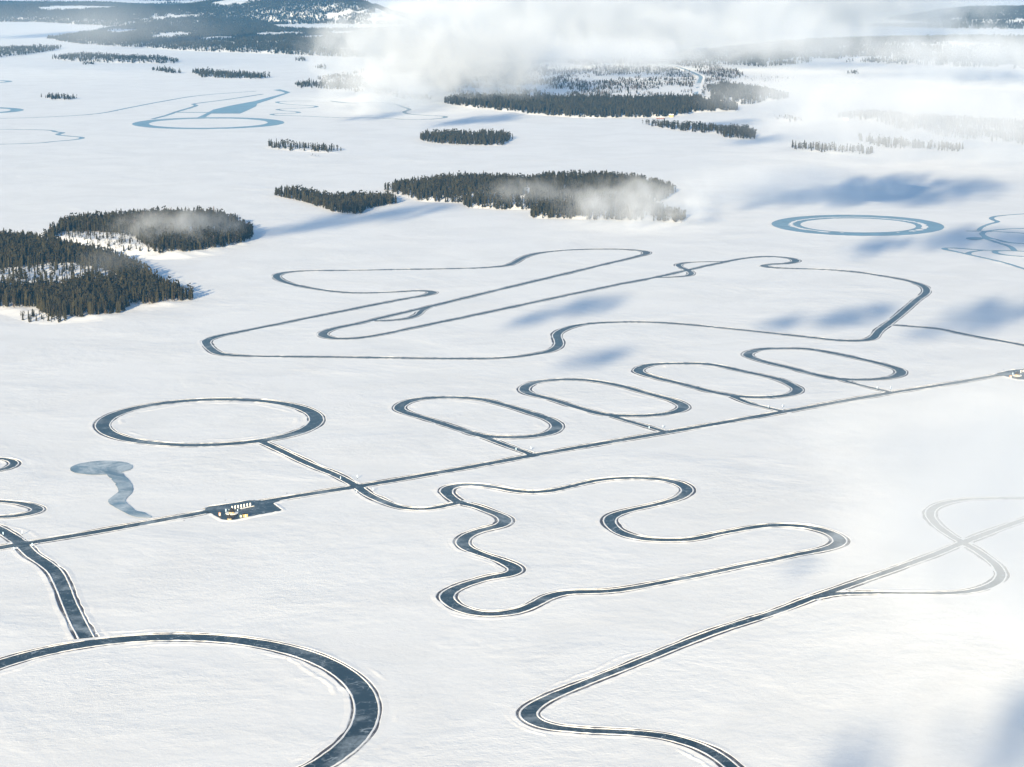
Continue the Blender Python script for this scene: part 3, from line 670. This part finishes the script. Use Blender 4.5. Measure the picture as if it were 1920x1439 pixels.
isle([(1448, 219), (1480, 221), (1512, 227), (1490, 231), (1452, 226)], 'ghostly trees in mist above the pale tree row', 1 / 120, 52, hr=(5, 10), mix=(.3, .3, .4), thr=-.6)
isle([(1565, 222), (1640, 229), (1700, 248), (1800, 262), (1900, 272), (1990, 282), (1990, 240), (1700, 222), (1620, 215)], 'mist covered wood on the right shore', 1 / 60, 53, cap=4, edge=30, thr=-1.0, wl=150, res=8, mix=(.4, .3, .3))

# --- far land
def far(pts, name, lab, dens, seed, cap, edge, jit, thr, hr=(10, 16), mix=(.85, .15, 0), lod=2, res=28, wl=500, wf=1.5, extra=None):
    L = Land(pts, cap, edge, jit, seed); L.surface(name, 'snowy ground under the ' + lab, 'land', res)
    P = cull_view(scatter(L, dens, seed * 7, thr, wl, 6))
    if extra is not None: P = P[~extra(P)]
    H = rng.uniform(*hr, len(P)); merged('forest', P, kinds_for(len(P), list(mix), seed), H, wd(len(P)) * wf, lod, lab)
    print('far', lab, len(P)); return L
far([(80, 73), (110, 71), (165, 62), (190, 57.5), (240, 51), (300, 46), (420, 45), (505, 47), (530, 56), (600, 59), (700, 58), (740, 56), (790, 50), (850, 50), (960, 74), (960, 118), (830, 114), (617, 107), (540, 103), (467, 101), (400, 98), (333, 95), (273, 90), (210, 88), (150, 84)], 'hills', 'dark forest belt on the far left shore', 1 / 90, 61, 6, 90, 10, -1.55)
far([(-200, 41), (60, 42), (130, 46), (200, 50), (300, 49), (420, 50), (520, 46.5), (620, 45.3), (720, 48), (800, 43), (786, 36), (760, 28), (700, 20), (600, 13), (520, 13), (400, 10), (300, 12), (200, 7), (100, 7), (-200, 4)], 'hills', 'blue forested hills at the far left horizon', 1 / 70, 62, 5, 120, 14, -1.45, wl=800, wf=1.7)
road_cut = G([1262, 1272, 1300, 1316, 1325, 1322, 1318, 1316, 1330, 1330, 1306, 1297, 1302, 1308, 1292, 1262], [126, 126, 136, 144, 146, 155, 170, 180, 188, 192, 192, 182, 165, 150, 142, 131])
far([(826, 196), (873, 201.5), (993, 215.5), (1063, 220.5), (1090, 222.5), (1207, 222), (1273, 220), (1303, 212), (1385, 209), (1383, 204), (1325, 198), (1320, 190), (1200, 192), (1023, 189), (900, 188), (850, 188)], 'headland', 'dense dark green forest strip on the far headland', 1 / 36, 63, 4, 25, 5, -2.2, hr=(11, 17), lod=1, res=10, wl=200, wf=1.2)
far([(835, 187), (900, 186), (1023, 188), (1200, 189), (1316, 190), (1330, 180), (1400, 140), (1330, 118), (1180, 112), (1000, 116), (860, 122), (700, 130), (590, 150), (640, 172), (710, 180), (780, 190)], 'headland', 'scrubby half cleared forest behind the headland strip', 1 / 90, 64, 4, 60, 8, -0.25, hr=(6, 12), mix=(.35, .15, .5), wl=420, wf=1.3, extra=lambda P: in_poly(P[:, :2], road_cut))
far([(1326, 165), (1390, 168), (1450, 176), (1484, 184), (1470, 189), (1400, 198), (1334, 195), (1327, 186)], 'headland', 'dark knoll of forest right of the road cut', 1 / 60, 65, 6, 40, 5, -2.2, hr=(10, 15), lod=1, res=10, wf=1.2)
far([(1280, 118), (1440, 128), (1523, 118), (1630, 119), (1747, 124), (2100, 140), (2100, 72), (1800, 72), (1600, 78), (1400, 90), (1250, 104)], 'hills', 'wide hazy forest on the far right shore', 1 / 110, 66, 6, 90, 12, -1.3, wl=500)
far([(1590, 50), (1750, 55), (2100, 57), (2100, 50), (1780, 45)], 'hills', 'thin forest line beyond the far right shore', 1 / 260, 67, 3, 60, 6, -1.6)
far([(1660, 38), (1750, 43), (2100, 46), (2100, 14), (1800, 16)], 'hills', 'blue wooded hill in the upper right corner', 1 / 90, 68, 5, 120, 14, -1.2, wl=600, wf=1.8)
far([(900, 12), (960, 14), (1060, 14), (1140, 10), (1130, 5), (960, 3), (905, 6)], 'hills', 'distant blue wood at the top of the picture', 1 / 300, 69, 5, 100, 14, -1.3, wf=2.0)
far([(1180, 18), (1240, 22), (1360, 20), (1420, 12), (1340, 2), (1220, 4)], 'hills', 'distant blue ridge at the top centre', 1 / 220, 70, 5, 100, 14, -1.3, wf=2.0)
far([(1190, 28), (1260, 31), (1330, 32), (1340, 27), (1250, 25)], 'hills', 'flat dark wood strip below the distant ridge', 1 / 400, 71, 3, 60, 8, -1.3, wf=1.7)
for k, (x0, y0, x1, dy, s) in enumerate([(45, 0.5, 125, 1.8, 72), (240, 1, 400, 2.6, 73), (290, 7.5, 350, 2, 74), (560, -1, 615, 2, 75), (814, 7, 835, 2.2, 76), (505, 3, 520, 1, 77), (860, 11.5, 915, 1.2, 78)]):
    far([(x0, y0), ((x0 + x1) / 2, y0 - dy / 2), (x1, y0 + .3), ((x0 + x1) / 2, y0 + dy)], 'island', ['speck of forest at the top left corner', 'long flat islet beyond the hills', 'thin islet before the long flat islet', 'faint islet above the main hill', 'small lone islet right of the hill', 'dot of an islet above the left hill', 'low streak of land right of the lone islet'][k], 1 / 500, s, 3, 60, 8, -3, wf=2)

# ------------------------------------------------------------------ haze and mist
hz_v = [(x, y, z) for z in (-1.0, 420.0) for x, y in ((-7500, -400), (7500, -400), (7500, 19500), (-7500, 19500))]
hm = bpy.data.meshes.new('haze'); hm.from_pydata(hz_v, [], [(3, 2, 1, 0), (4, 5, 6, 7), (0, 1, 5, 4), (1, 2, 6, 5), (2, 3, 7, 6), (3, 0, 4, 7)]); hm.update()
m = bpy.data.materials.new('haze_air'); m.use_nodes = True; t = m.node_tree; t.nodes.clear()
pv = t.nodes.new('ShaderNodeVolumePrincipled'); out = t.nodes.new('ShaderNodeOutputMaterial')
pv.inputs['Color'].default_value = (0.16, 0.52, 1.0, 1); pv.inputs['Density'].default_value = 2.5e-5
t.links.new(pv.outputs[0], out.inputs['Volume'])
tag(link('haze', hm, m), 'thin blue air between the lake and the far hills', 'haze', kind='stuff')

def mist_mat(name, dens, size, thr, seed, gain=2.2, stretch=(1, 1, 1), edge=0.9, color=(0.90, 0.935, 0.985), streak=None):
    m = bpy.data.materials.new(name); m.use_nodes = True; t = m.node_tree; t.nodes.clear()
    tc = t.nodes.new('ShaderNodeTexCoord')
    ln = t.nodes.new('ShaderNodeVectorMath'); ln.operation = 'LENGTH'; t.links.new(tc.outputs['Object'], ln.inputs[0])
    fall = ramp(t, ln.outputs['Value'], 0.1, 1.05, 1.0, 0.0)
    g = N(t, 'ShaderNodeNewGeometry'); mp = N(t, 'ShaderNodeMapping')
    mp.inputs['Scale'].default_value = tuple(s / size for s in stretch); mp.inputs['Location'].default_value = (seed * 3.7, seed * 1.3, seed * 2.1)
    if streak:
        mp.vector_type = 'TEXTURE'; mp.inputs['Scale'].default_value = (size * 3.4, size * 0.62, size * 1.6); mp.inputs['Rotation'].default_value = (0, 0, streak)
    t.links.new(g.outputs['Position'], mp.inputs[0])
    nz = noise(t, mp.outputs[0], 1.0, 4.0, 0.58, 0.7)
    # density = dens * clamp(gain * (noise - thr) + (fall - 1) * edge + ...)
    a = mathn(t, 'SUBTRACT', nz, thr); a = mathn(t, 'MULTIPLY', a, gain)
    a = mathn(t, 'ADD', a, mathn(t, 'MULTIPLY', mathn(t, 'SUBTRACT', fall, 0.3), edge))
    a = mathn(t, 'MULTIPLY', mathn(t, 'MAXIMUM', a, 0.0), ramp(t, ln.outputs['Value'], 0.7, 0.98, 1.0, 0.0))
    d = mathn(t, 'MULTIPLY', a, dens)
    pv = t.nodes.new('ShaderNodeVolumePrincipled'); out = t.nodes.new('ShaderNodeOutputMaterial')
    pv.inputs['Color'].default_value = (*color, 1); pv.inputs['Anisotropy'].default_value = 0.0
    t.links.new(d, pv.inputs['Density']); t.links.new(pv.outputs[0], out.inputs['Volume'])
    return m

def ico(sub=3):
    import bmesh
    bm = bmesh.new(); bmesh.ops.create_icosphere(bm, subdivisions=sub, radius=1.0); me = bpy.data.meshes.new('puff'); bm.to_mesh(me); bm.free(); return me

def mist(label, c, r, dens, size, thr=0.5, seed=1, name='mist', **kw):
    me = ico(); o = link(name, me, mist_mat(name, dens, size, thr, seed, **kw))
    o.location = c; o.scale = r
    tag(o, label, name, kind='stuff'); return o

def at(px, py, z): g = G(px, py, z); return (float(g[0]), float(g[1]), z)
def aty(px, Y, z): return ((px - CX) / FPX * math.hypot(Y, CAMH), Y, z)
mist('thick white mist bank lying over the far woods', aty(835, 5200, 105), (400, 420, 160), 0.0125, 110, 0.46, 1, gain=3.4)
mist('mist foot creeping down to the shore of the far woods', aty(715, 4850, 45), (190, 240, 75), 0.0085, 80, 0.48, 13, gain=3.4)
mist('rolling mist spreading right from the thick bank', aty(1110, 6900, 150), (860, 800, 215), 0.0085, 150, 0.47, 2, gain=3.4)
mist('broad high mist hiding the far shore', aty(1430, 8600, 170), (1150, 1100, 240), 0.0065, 260, 0.45, 3, gain=3.4)
mist('torn mist shreds over the scrub behind the headland', aty(1100, 6000, 70), (560, 380, 80), 0.0060, 90, 0.50, 16, gain=3.4)
mist('low mist drifting over the right shore', aty(1760, 3900, 50), (450, 580, 90), 0.0046, 100, 0.46, 4, gain=3.4)
mist('mist curling before the far right forest', aty(1880, 5900, 75), (520, 500, 105), 0.0055, 110, 0.48, 5, gain=3.4)
mist('pale mist between the headland and the right shore', aty(1600, 4700, 45), (420, 560, 70), 0.0040, 100, 0.47, 14, gain=3.4)
mist('blue grey veil before the far right forest', aty(1480, 6600, 85), (650, 420, 115), 0.0034, 130, 0.46, 17, gain=3.4)
mist('mist bank swallowing the end of the long wood', at(1190, 382, 26), (130, 160, 42), 0.0105, 38, 0.46, 6, gain=3.6)
mist('wisps creeping along the long wood', at(1000, 360, 22), (95, 80, 26), 0.008, 30, 0.49, 15, gain=3.6)
mist('faint mist trailing right of the long wood', at(1440, 345, 30), (260, 190, 40), 0.0036, 60, 0.47, 7, gain=3.6)
mist('thin mist over the second island', at(330, 425, 24), (100, 110, 30), 0.010, 32, 0.48, 8, gain=3.6)
mist('wisp of mist across the near wood', at(215, 490, 22), (70, 60, 22), 0.003, 30, 0.50, 9, gain=3)
mist('near white mist veiling the looping branch', at(1990, 935, 80), (175, 300, 62), 0.0062, 110, 0.42, 10, gain=2.6, edge=1.1)
mist('thin blue white streaks over the far left hills', at(130, 50, 130), (650, 800, 120), 0.0006, 300, 0.5, 11)

# clouds added above the haze, out of view, to cast shadows on the lake
def shadow_cloud(px, py, r, dens, k, asp=1.0, h=520.0, thr=0.44):
    g = G(px, py); off = h / math.tan(SUN_EL)
    c = (g[0] - math.sin(SUN_AZ) * off, g[1] - math.cos(SUN_AZ) * off, h)
    asp *= 1.9; r *= 0.98; rot = math.radians(90 - 34 + 9 * math.sin(k * 2.3))
    mist('one of the ragged clouds added out of view to cast blue shadows', c, (r * asp, r, r * 0.55), dens, max(r * 0.38, 6), 0.51, 40 + k, name='shadow_cloud', gain=6.5, edge=1.3, streak=rot).rotation_euler = (0, 0, rot)
SH = [(1100, 574, 38, 1.6, 1.2), (1000, 598, 26, 1.3, 1.3), (1120, 672, 30, 1.2, 1.3), (640, 412, 62, 1.2, 1.6), (780, 397, 55, 1.0, 1.6), (540, 430, 40, .9, 1.5),
      (1610, 358, 95, 1.8, 1.3), (1480, 372, 70, 1.1, 1.4), (1780, 360, 95, 1.1, 1.4), (1690, 345, 80, .9, 1.4), (1610, 592, 38, 1.5, 1.3), (1470, 606, 26, 1.2, 1.4), (1860, 588, 52, 1.2, 1.4), (1745, 622, 26, .8, 1.4),
      (1650, 462, 50, 1.2, 1.3), (1800, 448, 62, 1.3, 1.4), (1915, 452, 66, 1.3, 1.4), (1950, 1340, 26, 3.6, 0.9), (1880, 1425, 20, 1.4, 1.2), (1790, 1380, 12, .6, 1.4), (1600, 1440, 24, .9, 1.4), (1510, 1058, 11, 1.5, 1.0),
      (900, 226, 80, 1.3, 1.6), (740, 215, 70, .9, 1.8), (1370, 232, 60, 1.0, 1.6), (160, 62, 230, 1.4, 2.0), (420, 80, 200, 1.4, 2.0), (1430, 262, 60, .8, 1.5)]
for k, (x, y, r, s, asp) in enumerate(SH): shadow_cloud(x, y, r, s * 1.25 / r, k, asp)

# ------------------------------------------------------------------ small man-made things
M_WHITE = flat_mat('white_paint', (0.82, 0.82, 0.80), 0.5, 0.05)
M_BLACK = flat_mat('black_roof', (0.018, 0.017, 0.020), 0.7)
M_WOOD = flat_mat('pale_wood', (0.55, 0.42, 0.20), 0.6, 0.2, 1.5)
M_BLUEW = flat_mat('light_blue_cloth', (0.45, 0.62, 0.78), 0.6)
M_ORANGE = flat_mat('orange_panel', (0.50, 0.26, 0.15), 0.5); M_GREEN = flat_mat('pale_green_panel', (0.50, 0.60, 0.42), 0.5)
M_YEL = flat_mat('yellow_wood', (0.50, 0.36, 0.14), 0.6, 0.2, 1.2); M_RED = flat_mat('red_wood', (0.16, 0.06, 0.05), 0.7)
M_GREY = flat_mat('grey_metal', (0.30, 0.32, 0.35), 0.4)

def lathe(prof, seg=24):
    V, F = [], []
    for z, r in prof:
        for k in range(seg): a = 2 * math.pi * k / seg; V.append((r * math.cos(a), r * math.sin(a), z))
    for j in range(len(prof) - 1):
        for k in range(seg): a, b = j * seg + k, j * seg + (k + 1) % seg; F.append((a, b, b + seg, a + seg))
    return V, F
def lathe_obj(name, prof, mat, parent, seg=24, loc=(0, 0, 0)):
    V, F = lathe(prof, seg); o = link(name, np_mesh(name, V, F), mat, parent); o.location = loc; return o
def box_v(x0, x1, y0, y1, z0, z1):
    return [(x, y, z) for z in (z0, z1) for x, y in ((x0, y0), (x1, y0), (x1, y1), (x0, y1))], [(3, 2, 1, 0), (4, 5, 6, 7), (0, 1, 5, 4), (1, 2, 6, 5), (2, 3, 7, 6), (3, 0, 4, 7)]
def box_obj(name, b, mat, parent):
    V, F = box_v(*b); o = link(name, np_mesh(name, V, F), mat, parent)
    bv = o.modifiers.new('b', 'BEVEL'); bv.width = 0.03; bv.segments = 2; return o
def empty(name, px, py, z, rz=0, label='', cat='', group=None):
    g = G(px, py, z); e = bpy.data.objects.new(name, None); COL.objects.link(e)
    e.location = (g[0], g[1], z); e.rotation_euler = (0, 0, rz); e.empty_display_size = 0.2
    return tag(e, label, cat, group)
PZ = 0.295
def round_hut(px, py, z, s, label, deck=True):
    e = empty('round_hut', px, py, z, 0, label, 'hut')
    if deck: lathe_obj('deck', [(0, 0.0), (0, 3.1 * s), (0.25, 3.9 * s), (0.62, 4.1 * s), (0.72, 4.0 * s), (0.72, 0.0)], M_WHITE, e, 40)
    zb = 0.72 if deck else 0.25
    if not deck: lathe_obj('base_ring', [(0, 0.0), (0, 2.25 * s), (0.25, 2.25 * s), (0.26, 0.0)], M_BLACK, e, 30)
    lathe_obj('wall', [(zb, 1.75 * s), (zb + 1.05, 1.9 * s)], M_WOOD, e, 8)
    rf = lathe_obj('roof', [(zb + 0.9, 2.35 * s), (zb + 1.0, 2.4 * s), (zb + 2.1, 1.45 * s), (zb + 3.3, 0.3 * s), (zb + 3.4, 0.0)], M_BLACK, e, 8)
    lathe_obj('chimney', [(zb + 2.9, 0.14), (zb + 3.5, 0.14), (zb + 3.52, 0)], M_GREY, rf, 8)
    d = box_obj('door', (-0.4, 0.4, -1.86 * s, -1.78 * s, zb, zb + 0.98), M_GREY, e)
    return e
round_hut(434.6, 964.0, PZ, 1.0, 'round hut with black cone roof on a wide white deck')
round_hut(430.5, 975.0, PZ, 0.82, 'smaller round hut without a deck at the pad edge', deck=False)
round_hut(1907, 705.5, PZ, 1.0, 'round hut with black roof at the right picture edge')
def banner(px, py, z, rz, label, group, mat=None, h=2.1, wdt=0.85):
    e = empty('banner', px, py, z, rz, label, 'banner', group)
    box_obj('base_plate', (-0.35, 0.35, -0.3, 0.3, 0, 0.08), M_GREY, e)
    box_obj('pole', (-wdt / 2 - 0.06, -wdt / 2, -0.03, 0.03, 0.08, h + 0.1), M_GREY, e)
    box_obj('cloth', (-wdt / 2, wdt / 2, -0.02, 0.02, 0.15, h), mat or M_WHITE, e); return e
words_ = ['first', 'second', 'third', 'fourth', 'fifth', 'sixth', 'last']
for k in range(7):
    t_k = k / 6; banner(435.4 + t_k * 33.9, 955.3 - t_k * 6.0, PZ, 0.25, f'{words_[k]} of seven white banners in a row, counted from the round hut', 'white banners standing in a row on the ice pad')
for k, (x, y) in enumerate([(1914, 699.2), (1918.3, 698.4)]): banner(x, y, PZ, 0.2, ['white banner nearer the hut at the right picture edge', 'white banner farthest right on the right hand pad'][k], 'white banners on the far pad')
for k, (x, y, l) in enumerate([(423.6, 960.2, 'pale blue banner left of the round hut deck'), (429.8, 961.0, 'slim pale blue banner just left of the black roof'), (445.6, 961.0, 'pale blue banner right of the round hut deck'), (1899, 703, 'pale blue banner beside the hut at the right edge')]):
    banner(x, y, PZ, 0, l, None, M_BLUEW, 1.9, 0.6)
a, b = G(450, 956), G(476.6, 950.6)
def barrier():
    L = float(np.linalg.norm(b - a)); e = bpy.data.objects.new('barrier', None); COL.objects.link(e)
    e.location = (a[0], a[1], PZ); e.rotation_euler = (0, 0, math.atan2(b[1] - a[1], b[0] - a[0]))
    tag(e, 'long low white barrier lying in front of the banners', 'barrier')
    box_obj('rail', (0, L, -0.25, 0.25, 0.1, 0.5), M_WHITE, e); box_obj('end_block', (0, 1.6, -0.5, 0.5, 0.02, 0.62), M_WHITE, e)
    for k in range(4): box_obj('foot', (L * (k + .5) / 4 - .15, L * (k + .5) / 4 + .15, -0.35, 0.35, 0, 0.1), M_GREY, e)
barrier()
def booth(px, py, rz, wx, wy, h, mat, roof, label, name, door=True):
    e = empty(name, px, py, PZ, rz, label, name.replace('_', ' '))
    box_obj('wall', (-wx / 2, wx / 2, -wy / 2, wy / 2, 0.1, h), mat, e)
    V, F = [(-wx * .58, -wy * .58, h), (wx * .58, -wy * .58, h), (wx * .58, wy * .58, h), (-wx * .58, wy * .58, h), (0, -wy * .58, h + .35), (0, wy * .58, h + .35)], [(0, 1, 4), (2, 3, 5)]
    me = bpy.data.meshes.new('roof'); me.from_pydata(V, [], [(0, 1, 4), (2, 3, 5), (1, 2, 5, 4), (3, 0, 4, 5), (3, 2, 1, 0)]); me.update(); link('roof', me, roof, e)
    box_obj('skid', (-wx / 2, wx / 2, -wy / 2 + .1, -wy / 2 + .3, 0, 0.1), M_GREY, e); box_obj('skid', (-wx / 2, wx / 2, wy / 2 - .3, wy / 2 - .1, 0, 0.1), M_GREY, e)
    if door: box_obj('door', (-0.35, 0.35, -wy / 2 - 0.04, -wy / 2, 0.12, h * .85), M_WHITE if mat is not M_WHITE else M_GREY, e)
    return e
booth(459.8, 969.6, 0.35, 2.9, 2.4, 2.0, M_YEL, M_BLACK, 'yellow wooden hut with a dark roof on the ice pad', 'wooden_hut')
booth(451.6, 970.2, 0.2, 1.3, 1.2, 1.2, M_GREEN, M_GREEN, 'small pale green box beside the yellow hut', 'storage_box')
booth(411.8, 967.0, 0.3, 1.25, 1.25, 1.9, M_ORANGE, M_ORANGE, 'narrow orange booth at the left of the ice pad', 'booth')
booth(1894.5, 708.6, 0.3, 1.5, 1.4, 1.9, M_ORANGE, M_ORANGE, 'narrow orange booth beside the right hand pad hut', 'booth')

def sign(px, py, label, group, h=2.6):
    e = empty('track_sign', px, py, 0.0, -0.2, label, 'sign', group)
    box_obj('post', (-0.05, 0.05, -0.05, 0.05, 0, 1.3), M_GREY, e); box_obj('board', (-0.28, 0.28, -0.04, 0.04, 1.0, h), M_BLUEW, e)
    lathe_obj('foot', [(0, 0.0), (0, 0.22), (0.3, 0.2), (0.32, 0)], M_BLACK, e, 10)
sg = 'tall thin signs at the track crossings'
for x, y, l in [(638.5, 901, 'thin sign above the crossing of ring link and road, left bank'), (670, 898, 'thin sign above the crossing of ring link and road, right bank'), (668.5, 926, 'thin sign below the crossing of ring link and road, left bank'), (699, 922.5, 'thin sign below the crossing of ring link and road, right bank'),
                (967.5, 846.5, 'thin sign left of the slip road from the leftmost oval'), (995.3, 844.8, 'thin sign right of the slip road from the leftmost oval'), (1217, 806, 'thin sign left of the slip road from the second oval'), (1242.5, 804, 'thin sign right of the slip road from the second oval'),
                (1440.5, 766.5, 'thin sign left of the slip road from the third oval'), (1467, 765.5, 'thin sign right of the slip road from the third oval'), (1644.5, 731, 'thin sign left of the slip road from the rightmost oval'), (1669.5, 730.8, 'thin sign right of the slip road from the rightmost oval'),
                (41.7, 1003.3, 'thin sign above the kinked link crossing, right bank'), (6, 1005.5, 'thin sign above the kinked link crossing, left bank'), (60.5, 1026.5, 'thin sign below the kinked link crossing, right bank'), (26, 1034, 'thin sign below the kinked link crossing, left bank')]: sign(x, y, l, sg)
mk = [(422, 938.8), (538, 925.8), (561, 936.5), (360, 971), (345, 977), (1882, 694), (745, 903), (820, 893), (240, 985), (120, 1006), (1100, 840), (1380, 791)]
for x, y in mk:
    e = empty('marker_stake', x, y, 0.0, 0, 'short dark marker stake on the snow along the straight ice road', 'stake', 'marker stakes along the straight ice road')
    lathe_obj('stake', [(0, 0.07), (0.9, 0.06), (0.92, 0)], M_BLACK, e, 8); lathe_obj('foot', [(0, 0), (0, 0.3), (0.12, 0.25), (0.13, 0)], M_BLACK, e, 8)

def house(px, py, rz, L, W, H, wall, label, z=1.0):
    e = empty('house', px, py, z, rz, label, 'house')
    box_obj('wall', (-L / 2, L / 2, -W / 2, W / 2, -1.5, H), wall, e)
    me = bpy.data.meshes.new('roof'); o = .6
    me.from_pydata([(-L / 2 - o, -W / 2 - o, H - .1), (L / 2 + o, -W / 2 - o, H - .1), (L / 2 + o, W / 2 + o, H - .1), (-L / 2 - o, W / 2 + o, H - .1), (-L / 2 - o, 0, H + W * .32), (L / 2 + o, 0, H + W * .32)], [], [(0, 1, 5, 4), (2, 3, 4, 5), (1, 2, 5), (3, 0, 4), (3, 2, 1, 0)]); me.update()
    rf = link('roof', me, M_SNOW, e); 
    V, F = box_v(-L * .2 - .4, -L * .2 + .4, -.4, .4, H + .5, H + W * .32 + 1.1); link('chimney', np_mesh('chimney', V, F), M_GREY, rf)
    for k in range(3):
        x = -L / 2 + L * (k + .5) / 3; V, F = box_v(x - .6, x + .6, -W / 2 - .05, -W / 2 + .02, 1.0, 2.3); link('window' if k != 1 else 'door', np_mesh('window', V, F), M_BLACK if k != 1 else M_GREY, e)
house(1258.5, 219.0, 0.1, 8.5, 6, 3.6, M_YEL, 'small yellow house on the snowy shore clearing')
house(1232, 218.6, 0.0, 8, 5, 2.6, M_RED, 'dark red house beside the shore clearing', 1.5)
house(1238, 222.4, 0.0, 17, 4, 2.2, M_RED, 'long low dark boat shed at the lake edge', 0.6)
house(1586, 226, 0.2, 9, 7, 3.2, M_WHITE, 'pale house fading in the mist on the right shore', 1.0)
# road through the forest
R = spline(G([1268, 1284, 1300, 1313.5, 1312, 1307, 1305, 1306, 1313, 1322], [128, 133.5, 140, 147.5, 155, 170, 180, 184, 188, 190]), False, 8)
Nn = frame(R, False)[1]
V, F = strip(R, Nn, [-5, -1.6, 1.6, 5], [4.5] * 4, False)
tag(link('road', np_mesh('road', V + np.array([0, 0, 0.9]), F), M_ICE2), 'straight cleared road cut through the far forest', 'road', kind='structure')
V, F = join([strip(R, Nn, [s * 5, s * 8, s * 14, s * 17], [4.2, 6.2, 6.2, 3.5], False, 0.3, 5, 0.1) for s in (-1, 1)])
tag(link('snow_bank', np_mesh('snow_bank', V, F, smooth=True), M_BANK), 'broad white snow banks beside the forest road', 'snow bank', kind='structure')
print('objects', len(bpy.data.objects), 'tris', sum(len(o.data.polygons) for o in bpy.data.objects if o.type == 'MESH'))
